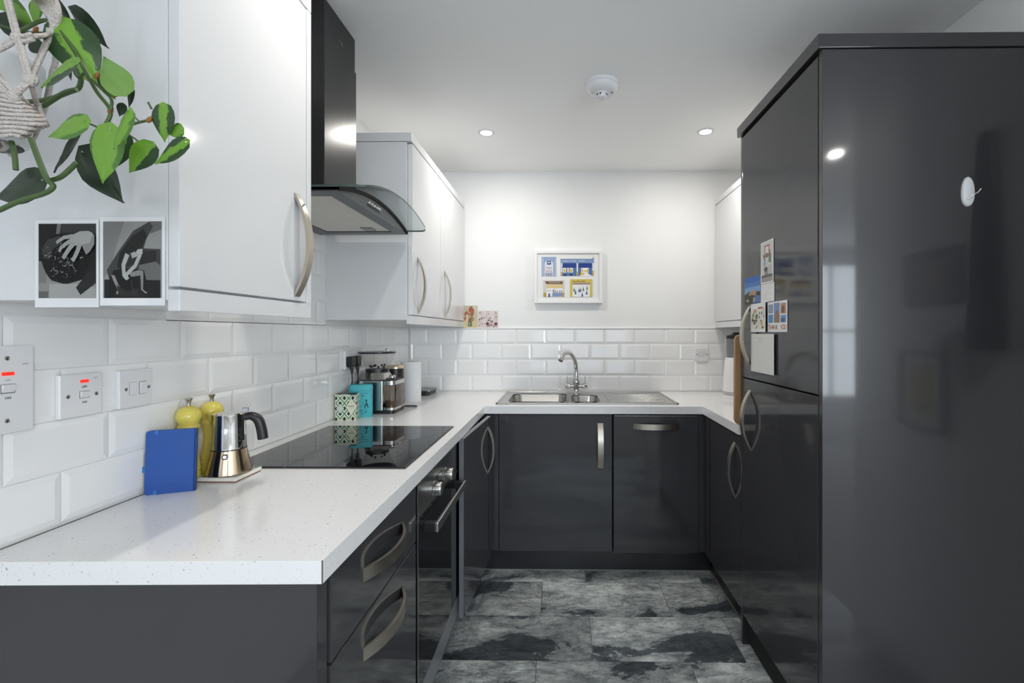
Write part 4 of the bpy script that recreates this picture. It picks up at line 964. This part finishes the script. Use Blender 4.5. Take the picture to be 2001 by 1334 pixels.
s.append(((.20, .13, .03), st(ip((1520, 468), (1545, 460), (1570, 470), (1600, 458), (1630, 468), (1660, 460), (1700, 466)), .010, asp=.7)))
flat_print('print', sh_, MP, W_, H_, s)
def ttext(body, x, y, hpx, m): text('lettering', sh_, body, hpx / 597 * H_, MP @ Matrix.Translation((im(x, y)[0] * W_, im(x, y)[1] * H_, .006)), m, .0001)
ttext("NEAL'S YARD", 1485, 208, 30, pm((.70, .70, .80))); ttext('DAIRY', 1655, 208, 30, pm((.70, .70, .80))); ttext('MONMOUTH', 1288, 481, 24, pm((.75, .70, .66)))

# ------------------------------------------------------------------ photos on the wall cabinet side
YP = .7705
def photo(x0, x1, z0, z1, ix0, ix1, iz0, iz1, label, shapes):
    t, M = card('photo_print', label, 'photo', (x0, YP, z0), (1, 0, 0), (0, 0, 1), x1 - x0, z1 - z0, mat('photo_paper', (.78, .78, .79), .3), None, .0006, 'photos on the cabinet side')
    shapes = [((c * .45 if c < .13 else c * .8) if not isinstance(c, tuple) else c, p) for c, p in shapes]
    flat_print('print', t, frame((ix0, YP, iz0), (1, 0, 0), (0, 0, 1)), ix1 - ix0, iz1 - iz0, shapes, z0=.0009, rough=.35)
def p1(x, y): return ((x - 133) / 777, 1 - (y - 137) / 1005)
def P1(*p): return [p1(*q) for q in p]
rnd = random.Random(11)
s = [(.035, rc(0, 0, 1, 1)), (.09, P1((440, 137), (910, 137), (910, 300), (600, 260), (440, 260))), (.20, P1((385, 137), (440, 137), (420, 270), (370, 280))), (.30, P1((137, 700), (260, 720), (300, 900), (500, 960), (700, 900), (910, 850), (910, 1140), (137, 1140))), (.42, P1((280, 950), (640, 950), (900, 1000), (910, 1140), (280, 1140))), (.22, P1((137, 640), (250, 660), (240, 940), (137, 940))), (.05, P1((640, 1000), (800, 800), (910, 780), (910, 940), (700, 1100))), (.15, P1((140, 1050), (270, 1050), (260, 1140), (137, 1140)))]
s += [(.022, P1(*[(500 + 330 * math.cos(R(a)), 600 - 340 * math.sin(R(a)) + 20 * math.sin(R(a * 5))) for a in range(0, 360, 12)])), (.10, P1((200, 600), (180, 480), (260, 350), (420, 300), (480, 380), (330, 480), (280, 620)))]
for k in range(90):
    a, r_ = rnd.uniform(0, 6.28), rnd.uniform(.1, .95); x, y = 490 + 290 * r_ * math.cos(a), 620 + 310 * r_ * math.sin(a); a0 = rnd.uniform(0, 6.28); rr = rnd.uniform(12, 34)
    s.append((rnd.choice([.06, .12, .22, .40, .03]), st(P1(*[(x + rr * math.cos(a0 + q * .5), y + rr * math.sin(a0 + q * .5)) for q in range(6)]), .014, .004)))
SK_ = .44
s += [(.30, P1((880, 270), (910, 300), (910, 420), (850, 520), (800, 560), (740, 430))), (SK_, P1((600, 300), (720, 245), (830, 240), (890, 270), (850, 400), (740, 430), (640, 440), (570, 390)))]
for pts_, w0_ in ((((620, 310), (500, 330), (440, 370), (400, 400)), .055), (((600, 370), (520, 420), (460, 470), (440, 520)), .060), (((640, 400), (580, 470), (520, 560), (490, 610)), .075), (((720, 410), (690, 500), (650, 590), (615, 645)), .075)):
    s.append((SK_ * .92, st(P1(*pts_), w0_, w0_ * .75)))
photo(-.890, -.781, 1.343, 1.491, -.8835, -.785, 1.3585, 1.484, 'black and white photo of a hand on curly hair', s)
def p2(x, y): return ((x - 1012) / 795, 1 - (y - 90) / 1050)
def P2(*p): return [p2(*q) for q in p]
s = [(.32, rc(0, 0, 1, 1)), (.24, P2((1012, 90), (1300, 90), (1200, 400), (1100, 760), (1012, 880))), (.16, P2((1640, 90), (1805, 90), (1805, 200), (1650, 260))), (.12, P2((1060, 760), (1220, 500), (1420, 220), (1640, 95), (1690, 160), (1600, 330), (1560, 460), (1790, 470), (1790, 890), (1100, 890))), (.045, P2((1200, 720), (1240, 520), (1400, 300), (1560, 190), (1610, 290), (1540, 440), (1480, 470), (1330, 540), (1260, 740))), (.06, P2((1540, 490), (1740, 490), (1730, 640), (1500, 700))), (.18, P2((1500, 690), (1730, 640), (1790, 700), (1790, 890), (1500, 890))), (.045, P2((1030, 885), (1790, 895), (1790, 1140), (1030, 1140)))]
s += [(.035, P2((1110, 840), (1160, 760), (1280, 735), (1470, 745), (1570, 760), (1600, 900), (1530, 900), (1510, 1100), (1100, 1110), (1090, 960))), (.30, P2((1120, 820), (1170, 830), (1225, 960), (1265, 1030), (1200, 1095), (1190, 1060), (1215, 1030), (1160, 920))), (.28, P2((1360, 800), (1500, 755), (1560, 770), (1560, 900), (1555, 1020), (1610, 1070), (1590, 1075), (1530, 1030), (1520, 830), (1400, 850))), (.07, P2((1330, 560), (1380, 530), (1400, 590), (1500, 570), (1470, 690), (1330, 700))), (.46, P2((1390, 530), (1470, 490), (1500, 520), (1500, 560), (1410, 600))), (.05, P2((1440, 500), (1450, 440), (1510, 420), (1560, 450), (1550, 480), (1480, 480), (1450, 520))), (.50, P2((1480, 475), (1550, 465), (1550, 540), (1500, 550), (1470, 510)))]
s += [(.50, st(P2((1345, 540), (1290, 690), (1300, 830), (1340, 880)), .075, .05)), (.50, st(P2((1520, 540), (1450, 700), (1370, 780), (1310, 840)), .060, .05)), (.52, P2((1290, 840), (1340, 815), (1370, 870), (1345, 895), (1300, 870))), (.06, P2((1200, 960), (1340, 1050), (1500, 1000), (1500, 1110), (1230, 1110))), (.10, st(P2((1400, 900), (1420, 1040), (1460, 1100)), .02)), (.5, P2((1560, 1045), (1615, 1065), (1605, 1078)))]
photo(-.7785, -.668, 1.346, 1.495, -.773, -.673, 1.3585, 1.4875, 'black and white photo of a seated figure in a long skirt', s)

# ------------------------------------------------------------------ cards on the fridge door (magnet cards)
def fr(name, label, cat, y0, y1, z0, z1, shapes, paper=PAPER, tilt=0., curl=0.):
    # y0 is the far edge (left in view), y1 the near edge
    wd, ht = y0 - y1, z1 - z0
    return card(name, label, cat, (XFR - .0012 - curl, y0, z0), (-curl / wd, -1, tilt), (0, tilt, 1), wd, ht, paper, shapes, .001, 'cards on the fridge door')
s = [((.78, .78, .77), rc(0, 0, 1, 1)), ((.62, .62, .60), rc(.06, .03, .94, .97)), ((.35, .33, .30), rc(.06, .03, .94, .16)), ((.16, .15, .14), rc(.06, .14, .94, .20)), ((.45, .10, .08), rc(.30, .62, .70, .90)), ((.72, .70, .68), rc(.36, .65, .64, .87)), ((.20, .20, .20), el(.5, .66, .14, .06)), ((.18, .24, .16), [(.62, .5), (.72, .80), (.85, .62), (.8, .45)]), ((.55, .60, .66), rc(.25, .40, .55, .52)), ((.10, .10, .10), el(.42, .33, .15, .06)), ((.3, .28, .26), rc(.3, .2, .7, .28)), ((.12, .12, .12), st([(.2, .7), (.35, .55), (.3, .42)], .06)), ((.5, .5, .48), rc(.62, .2, .85, .42))]
fr('art_card', 'tall narrow art card topmost on the fridge door', 'card', 1.756, 1.653, 1.482, 1.636, s)
s = [((.10, .22, .52), rc(0, 0, 1, 1)), ((.22, .38, .66), rc(0, .35, 1, .62)), ((.06, .16, .46), rc(0, .80, 1, 1)), ((.07, .08, .06), [(0, 0), (1, 0), (1, .40), (.7, .44), (.3, .46), (0, .36)]), ((.45, .28, .18), [(.28, .30), (.33, .44), (.6, .50), (.78, .40), (.70, .28), (.45, .32)]), ((.12, .2, .42), [(.5, 0), (1, 0), (1, .24), (.7, .3)]), ((.50, .32, .24), el(.2, .12, .09, .06)), ((.5, .34, .26), el(.62, .14, .07, .08))]
fr('photo_print', 'colour photo of rocks under a deep blue sky on the fridge door', 'photo', 1.910, 1.7615, 1.416, 1.520, s)
s = [((.55, .55, .56), rc(.06, .9 - .105 * k, (.94, .85, .9, .6, .9, .92, .5, .7)[k], .918 - .105 * k)) for k in range(8)]
fr('note', 'small typed note below the tall art card on the fridge door', 'note', 1.756, 1.647, 1.413, 1.4805, s)
rnd = random.Random(5); s = [((.72, .70, .62), rc(.04, .10, .96, .82))]
for k in range(34): s.append((rnd.choice([(.50, .16, .08), (.20, .30, .12), (.62, .42, .18), (.75, .72, .66), (.30, .12, .08), (.12, .2, .10)]), el(rnd.uniform(.1, .9), rnd.uniform(.14, .78), rnd.uniform(.03, .1), rnd.uniform(.02, .07), rnd.uniform(0, 90), 6)))
s += [((.76, .74, .68), rc(.55, .42, .88, .80)), ((.48, .12, .08), [(.5, .80), (.9, .80), (.82, .86), (.58, .86)]), ((.10, .14, .2), rc(.62, .6, .68, .7)), ((.10, .14, .2), rc(.76, .6, .82, .7)), ((.10, .14, .2), rc(.62, .46, .68, .55)), ((.1, .1, .1), st([(.1, .42), (.45, .40)], .05))]
fr('postcard', 'postcard of orange and white village houses on the fridge door', 'card', 1.840, 1.7005, 1.303, 1.412, s, curl=.004)
s = [((.80, .80, .80), rc(0, 0, 1, 1)), ((.30, .34, .46), rc(.05, .62, .30, .92)), ((.14, .30, .56), rc(.05, .30, .30, .58)), ((.22, .30, .50), rc(.34, .30, .64, .95)), ((.30, .20, .14), [(.34, .42), (.42, .62), (.5, .74), (.58, .62), (.64, .48), (.64, .30), (.34, .30)]), ((.50, .28, .16), rc(.68, .58, .95, .92)), ((.2, .14, .12), el(.8, .72, .08, .12)), ((.18, .32, .56), rc(.68, .30, .95, .54)), ((.10, .16, .3), el(.8, .38, .1, .07))]
t, M = fr('greeting_card', 'white thank you card with small holiday photos on the fridge door', 'card', 1.6985, 1.552, 1.303, 1.410, s)
for k, ch in enumerate('THANK YOU'):
    if ch != ' ': text('lettering', t, ch, .025, M @ Matrix.Translation((.013 + k * .0152, .016, .0018)), pm(((.45, .30, .45), (.62, .28, .08), (.50, .10, .10), (.62, .40, .05), (.20, .28, .5), 0, (.66, .42, .05), (.55, .12, .08), (.50, .08, .08))[k] or .5))
s = [((.42, .42, .41), st([(.30, .88), (.40, .885), (.48, .875), (.55, .885)], .010)), ((.42, .42, .41), st([(.38, .84), (.50, .845)], .008)), ((.42, .42, .41), st([(.36, .80), (.44, .79), (.52, .80)], .008)), ((.52, .52, .51), st([(.18, .70), (.24, .76), (.28, .75)], .010)), ((.62, .62, .6), st([(.3, .70), (.28, .55), (.34, .45)], .006))]
fr('note', 'torn white paper note lowest on the upper fridge door', 'note', 1.840, 1.637, 1.150, 1.296, s, mat('note_paper', (.72, .72, .69), .7, noise=.03, nscale=15), curl=.003)

# ------------------------------------------------------------------ adhesive hook on the tall side panel
t = thing('adhesive_hook', 'white oval adhesive hook with chrome pin on the tall side panel', 'hook', (1.168, YN, 1.70))
M = frame((1.168, YN, 1.706), (1, 0, 0), (0, 0, 1))
bm = new(); rings = []
for sc_, d in ((1., 0), (1., .004), (.93, .007), (.78, .0085)): rings.append([bm.verts.new(M @ Vector((x, y, d))) for x, y in [(.0175 * sc_ * math.cos(a) * (1 - .12 * math.sin(a)), .0425 * sc_ * (abs(math.sin(a)) ** .85) * (1 if math.sin(a) >= 0 else -1)) for a in [2 * math.pi * i / 40 for i in range(40)]]])
for A, B_ in zip(rings, rings[1:]):
    for i in range(40): bm.faces.new((A[i], A[(i + 1) % 40], B_[(i + 1) % 40], B_[i]))
bm.faces.new(rings[-1]); obj('base', bm, PLASTIC, t, ang=50)
bm = new(); tube(bm, [M @ Vector(p) for p in ((-.006, -.024, .008), (.004, -.014, .012), (.006, -.010, .016))], [.003, .0045, .004], 10); obj('boss', bm, PLASTIC, t)
bm = new(); tube(bm, [M @ Vector(p) for p in ((.005, -.012, .012), (.012, -.008, .022), (.017, .002, .026))], .0018, 8); obj('pin', bm, CHROME, t)

# ------------------------------------------------------------------ hanging plant in macrame hanger
PY_ = .60
def at(u, v, y=PY_):
    th = R(.8); a = (u - PX) / F_PX; b = -(v - PY) / F_PX
    dx, dy = a * math.cos(th) - math.sin(th), a * math.sin(th) + math.cos(th); k = y / dy
    return Vector((dx * k, y, 1.30 + b * k))
PXc, PYc = -.812, .63
t = thing('hanging_plant', 'trailing philodendron with lime and dark green leaves in a white pot', 'plant', (PXc, PYc, 1.565))
M = Matrix.Translation((PXc, PYc, 1.565))
bm = new(); lathe(bm, [(.045, 0), (.050, .004), (.058, .06), (.064, .112), (.066, .114), (.066, .122), (.061, .122), (.060, .108), (.001, .108)], 40, M, cap=False); obj('pot', bm, mat('white_ceramic', (.74, .75, .76), .3, noise=.02), t)
bm = new(); lathe(bm, [(.060, .106), (.03, .112), (.001, .113)], 24, M, cap=False); obj('soil', bm, mat('soil', (.03, .02, .014), .95, noise=.4, nscale=200, bump=.6, bscale=200), t)
DK, LM = (.018, .055, .014), (.15, .32, .030)
LVAR = leaf_mat('leaf_variegated', DK, LM, .17, 0.); LHALF = leaf_mat('leaf_half_lime', DK, LM, .34, .22); LLIME = leaf_mat('leaf_lime', (.055, .15, .018), (.14, .30, .028), .30, .05)
LDARK = mat('leaf_dark', (.010, .026, .009), .4, noise=.25, nscale=5); LPALE = mat('leaf_underside', (.15, .28, .06), .45, noise=.12, nscale=5)
def leaf_mesh(material, fold, nm):
    prof = [(0, .0), (.06, .30), (.16, .43), (.30, .47), (.45, .43), (.60, .34), (.75, .22), (.88, .10), (.96, .035), (1.0, .004)]
    bm = new(); rows = []
    for i, (y, hw) in enumerate(prof):
        row = []
        for k in range(-3, 4):
            x = hw * k / 3; yy = y - (.14 * (abs(k) / 3) ** 2 if y < .2 else 0) * (1 - y / .2 if y < .2 else 0)
            z = -fold * abs(x) * .9 - .25 * y * y * (1 if fold > 0 else .6) + .03 * math.sin(k * 2.1 + y * 7)
            row.append(bm.verts.new((x, yy, z)))
        rows.append(row)
    for a, b in zip(rows, rows[1:]):
        for k in range(6): bm.faces.new((a[k], a[k + 1], b[k + 1], b[k]))
    me = finish(bm, nm, ang=80); me.materials.append(material); return me
LM_ = {k: [leaf_mesh(m, f, 'leaf') for f in (.15, .45)] for k, m in (('v', LVAR), ('h', LHALF), ('l', LLIME), ('d', LDARK), ('p', LPALE))}
rnd = random.Random(21)
def leaf(kind, base, tip, wpx, y=PY_, tilt=0., roll=0., fold=0, dtip=0.):
    b, e = at(*base, y), at(*tip, y + dtip); ln = e - b; L = ln.length
    wd = wpx / F_PX * y / .94
    V = ln.normalized(); n0 = Vector((0, -1, 0)); U = V.cross(n0).normalized(); n = U.cross(V)
    Rm = Matrix.Rotation(R(roll), 3, V); U = Rm @ U; n = Rm @ n
    wd /= max(math.cos(R(roll)), .4)
    o = bpy.data.objects.new('leaf', LM_[kind][fold]); col.objects.link(o); o.parent = t
    s_ = L / 1.0
    Mx = Matrix(((U.x * wd, V.x * s_, n.x * s_ * .6, b.x), (U.y * wd, V.y * s_, n.y * s_ * .6, b.y), (U.z * wd, V.z * s_, n.z * s_ * .6, b.z), (0, 0, 0, 1)))
    o.matrix_local = WM[t.name].inverted() @ Mx
LV = [('h', (146, 122), (64, 160), 56, .56, 25, 0), ('v', (122, 46), (178, 158), 78, .60, -25, 0), ('p', (240, 178), (194, 100), 52, .58, 20, 0), ('d', (140, 22), (196, 92), 38, .64, 30, 1),
      ('l', (166, 238), (80, 260), 52, .55, 10, 0), ('l', (214, 252), (188, 354), 62, .55, -10, 0), ('l', (250, 218), (208, 285), 40, .535, 15, 1), ('d', (162, 298), (224, 394), 78, .61, 10, 0),
      ('v', (238, 262), (212, 330), 50, .58, -15, 0), ('h', (294, 284), (248, 338), 38, .58, -30, 0), ('v', (318, 208), (313, 274), 52, .58, 5, 0), ('v', (362, 278), (292, 315), 44, .575, 10, 0), ('l', (356, 252), (328, 262), 32, .585, 0, 0),
      ('d', (146, 262), (88, 328), 40, .62, 45, 1), ('d', (80, 352), (-30, 380), 76, .58, 10, 0), ('d', (258, 176), (246, 208), 24, .60, 20, 0), ('d', (240, 204), (230, 226), 24, .60, 0, 0), ('v', (196, 142), (216, 192), 42, .59, 20, 0),
      ('d', (103, 2), (133, 52), 26, .62, 40, 1), ('h', (138, 82), (108, 106), 40, .61, 20, 0), ('l', (10, 6), (56, 48), 46, .66, 20, 0), ('l', (72, 2), (60, 44), 32, .66, 0, 0), ('d', (0, 40), (52, 66), 40, .655, 20, 0), ('d', (110, 88), (138, 62), 44, .63, 30, 0), ('d', (60, 84), (86, 100), 30, .66, 0, 0),
      ('v', (20, -40), (80, -10), 50, .57, 10, 0), ('l', (-30, -30), (10, 20), 50, .57, 20, 0), ('d', (130, 130), (134, 156), 22, .62, 30, 1)]
for k, b, e, w_, y, roll, fold in LV: leaf(k, b, e, w_, y, 0, roll, fold)
STEM = mat('stem_green', (.06, .11, .03), .5, noise=.2, nscale=60); NODE = mat('stem_node', (.30, .12, .03), .6)
for pts_, r_, y in ((((40, 60), (95, 40), (140, 90), (168, 140), (190, 180), (216, 216), (206, 246), (203, 258)), .0024, .60), (((160, 140), (155, 170), (135, 180), (85, 196), (20, 200)), .003, .62), (((150, 175), (125, 182), (84, 208)), .003, .61), (((60, 270), (78, 318), (92, 350), (104, 364), (86, 378), (40, 392), (0, 410), (-20, 418)), .0030, .575), (((94, 354), (120, 345), (150, 318)), .003, .59), (((22, 276), (28, 300), (31, 332)), .0028, .58), (((165, 238), (185, 246), (206, 257)), .0012, .565), (((242, 256), (262, 270), (281, 283)), .001, .58), (((250, 222), (262, 228), (272, 237)), .001, .59), (((244, 248), (268, 240), (294, 234)), .0016, .585), (((150, 118), (146, 140), (155, 152), (165, 142)), .0016, .585), (((178, 155), (205, 180), (218, 195), (216, 216)), .0018, .59), (((0, 50), (50, 62), (100, 66)), .002, .655), (((290, 200), (296, 212)), .0014, .585)):
    bm = new(); tube(bm, smooth_path([at(u, v, y) for u, v in pts_], 5), r_, 8); obj('stem', bm, STEM, t)
for u, v, y in ((190, 148, .585), (226, 184, .59), (216, 216, .598), (203, 256, .575), (292, 234, .583), (70, 58, .65)):
    bm = new(); p = at(u, v, y); tube(bm, [p + Vector((-.003, 0, -.003)), p, p + Vector((.003, 0, .004))], [.0015, .0032, .0012], 8); obj('node', bm, NODE, t)

ROPE = mat('cotton_rope', (.60, .545, .51), .9, noise=.12, nscale=90, bump=.6, bscale=400)
t = thing('macrame_hanger', 'off-white macrame rope hanger holding the trailing plant', 'plant hanger', (PXc, PYc, 1.52))
def ring_pt(a, z, rr): return Vector((PXc + rr * math.cos(a), PYc + rr * math.sin(a), z))
def cord(pts_, r_=.0026, n=2, sep=.0052):
    for j in range(n):
        d = (pts_[-1] - pts_[0]).normalized(); sd = d.cross(Vector((0, 1, 0))).normalized()
        bm = new(); tube(bm, smooth_path([p + sd * ((j - (n - 1) / 2) * sep) + Vector((0, -.0015 * (j % 2), 0)) for p in pts_], 5), r_, 8); obj('cord', bm, ROPE, t)
def knot(u, v, y, sz):
    bm = new(); lathe(bm, [(.001, -sz), (sz * .7, -sz * .75), (sz, -.1 * sz), (sz * .9, sz * .5), (.001, sz)], 12, Matrix.Translation(at(u, v, y)) @ Matrix.Diagonal((1, .8, 1, 1)), cap=False); obj('knot', bm, ROPE, t)
hang = Vector((PXc, PYc, 2.30))
FR, SD = .565, .60                               # cords over the front and the side of the pot
net = [((12, -20), (36, 76), FR, FR), ((36, 76), (-30, 108), FR, FR), ((36, 76), (66, 72), FR, FR), ((66, 72), (100, 66), FR, SD), ((36, 76), (60, 156), FR, FR), ((60, 156), (28, 186), FR, FR), ((-20, 130), (28, 186), FR, FR), ((60, 156), (74, 205), FR, SD), ((74, 205), (84, 236), SD, SD), ((100, 66), (92, 95), SD, .63), ((100, 66), (60, 156), SD, FR), ((-30, 108), (-20, 130), FR, FR)]
for p, q, y0_, y1_ in net: cord([at(*p, y0_), at((p[0] + q[0]) / 2, (p[1] + q[1]) / 2 + 2, (y0_ + y1_) / 2 - .002), at(*q, y1_)])
for u, v, y in ((36, 76, FR), (100, 66, SD), (60, 156, FR), (28, 188, FR)): knot(u, v, y, .0085)
# thick bundles of cords running up to the hook
for u0, v0, y0_ in ((12, -20, FR), (108, 46, SD)):
    p0 = at(u0, v0, y0_); mid = at(u0 - 30, v0 - 90, y0_ + .01)
    cord([p0, mid, mid.lerp(hang, .5), hang], .0030, 3)
for k in range(7):
    cord([at(58 + k * 5, -12 - 3 * k, SD - .004), at(84 + k * 4, 18 - k * 3, SD - .008), at(100 + k * 2.5, 40 - k * 2, SD - .005), at(103 + k, 64 - k, SD)], .0030, 1)
for a_ in (1.2, 2.4, 3.6): cord([hang, ring_pt(a_, 1.80, .075), ring_pt(a_, 1.69, .076), ring_pt(a_ + .3, 1.60, .068), ring_pt(a_ + .3, 1.56, .04)])
# gathered bottom: strands wrapped round the pot
for j in range(11):
    f = j / 10; x1 = 44 + 44 * min(1, f * 1.8) - 30 * max(0, f - .72) / .28; v1 = 192 + 58 * f + 12 * f
    pts_ = [at(x1, v1, SD - .004 + .01 * (1 - f)), at(x1 - 16, v1 - 8 + 14 * f, FR + .006), at(28, v1 - 8 + 10 * f, FR), at(-8, v1 - 16 + 20 * f, FR - .004), at(-60, v1 - 20 + 22 * f, FR + .01)]
    bm = new(); tube(bm, smooth_path(pts_, 5), .0023 + .0003 * (j % 2), 8); obj('wrap', bm, ROPE, t)
for j in range(9):
    bm = new(); z = 1.612 - j * .0055; tube(bm, [ring_pt(2 * math.pi * i / 28, z + .002 * math.sin(i * 1.3 + j), .066 - .0045 * j + .001 * math.sin(i * 2.1)) for i in range(29)], .0032, 7, cap=False); obj('wrap', bm, ROPE, t)
bm = new(); lathe(bm, [(.004, 0), (.012, .002), (.012, .006), (.004, .012)], 16, Matrix.Translation((PXc, PYc, ZC - .012))); obj('ceiling_hook', bm, PLASTIC, t)
bm = new(); tube(bm, [(PXc, PYc, ZC - .008), (PXc, PYc, 2.30)], .003, 8); obj('hook_stem', bm, STEEL, t)

# ------------------------------------------------------------------ things on the right wall, seen mirrored in the side panel
t = thing('poster_frame', 'small framed yellow poster on the right wall near the tall unit', 'picture', (XR, .965, .95))
bm = new(); y0_, y1_, z0_, z1_ = .855, 1.075, .945, 1.235
for b in ((y0_, y0_ + .014, z0_, z1_), (y1_ - .014, y1_, z0_, z1_), (y0_, y1_, z0_, z0_ + .014), (y0_, y1_, z1_ - .014, z1_)): box(bm, XR - .03, XR - .0005, *b)
obj('frame', bm, mat('grey_frame', (.10, .10, .11), .4), t)
bm = new(); box(bm, XR - .012, XR - .0005, y0_ + .012, y1_ - .012, z0_ + .012, z1_ - .012); obj('mount', bm, PAPER, t)
flat_print('print', t, frame((XR - .012, y1_ - .05, z0_ + .05), (0, -1, 0), (0, 0, 1)), .12, .19, [((.62, .52, .12), rc(0, 0, 1, 1)), ((.2, .17, .06), st([(.1, .12), (.35, .26), (.35, .08), (.6, .24), (.62, .08), (.9, .22)], .08))])
t = thing('apron', 'dark green cloth hanging from a hook on the right wall', 'cloth', (XR, 1.23, 1.25))
bm = new(); NY, NZ = 14, 12; vs = {}
for i in range(NY + 1):
    for j in range(NZ + 1):
        f = j / NZ; wdt = .020 + .030 * f; y = 1.228 + (i / NY - .5) * 2 * wdt; vs[i, j] = (XR - .022 - .012 * math.cos(i * 1.9) * f - .006, y, 1.92 - .68 * f)
def sheet(off): return {k: bm.verts.new((p[0] + off, p[1], p[2])) for k, p in vs.items()}
A, B_ = sheet(0), sheet(.004)
for i in range(NY):
    for j in range(NZ):
        bm.faces.new((A[i, j], A[i + 1, j], A[i + 1, j + 1], A[i, j + 1])); bm.faces.new((B_[i, j], B_[i, j + 1], B_[i + 1, j + 1], B_[i + 1, j]))
obj('cloth', bm, mat('green_cloth', (.02, .028, .02), .9, noise=.2), t)
bm = new(); box(bm, XR - .045, XR - .0005, 1.225, 1.245, 1.905, 1.93, .003); obj('peg', bm, DSTEEL, t)
rnd = random.Random(9)
for k, (y, z, a, w_, h_, c, lab) in enumerate(((1.14, 1.19, 38, .13, .16, (.60, .60, .60), 'pale tilted card pinned above the poster'), (1.10, 1.245, -20, .12, .12, (.36, .38, .46), 'bluish tilted card pinned beside the poster'), (1.0, 1.50, 0, .26, .20, (.16, .16, .18), 'dark board pinned high on the right wall'))):
    Mq = frame((XR - .003 - .003 * k, y, z), (0, -1, 0), (0, 0, 1)) @ Matrix.Rotation(R(a), 4, 'Z')
    t = thing('pinned_card', lab, 'card', (XR, y, z)); bm = new(); box(bm, -w_ / 2, w_ / 2, -h_ / 2, h_ / 2, 0, .0025, M=Mq); obj('sheet', bm, mat('pinned_%d' % k, c, .6, noise=.05), t)
    flat_print('print', t, Mq @ Matrix.Translation((-w_ / 2, -h_ / 2, 0)), w_, h_, [((.30, .28, .26), rc(.15, .2, .7, .8)), ((.5, .4, .25), el(.45, .5, .15, .2))], z0=.003)
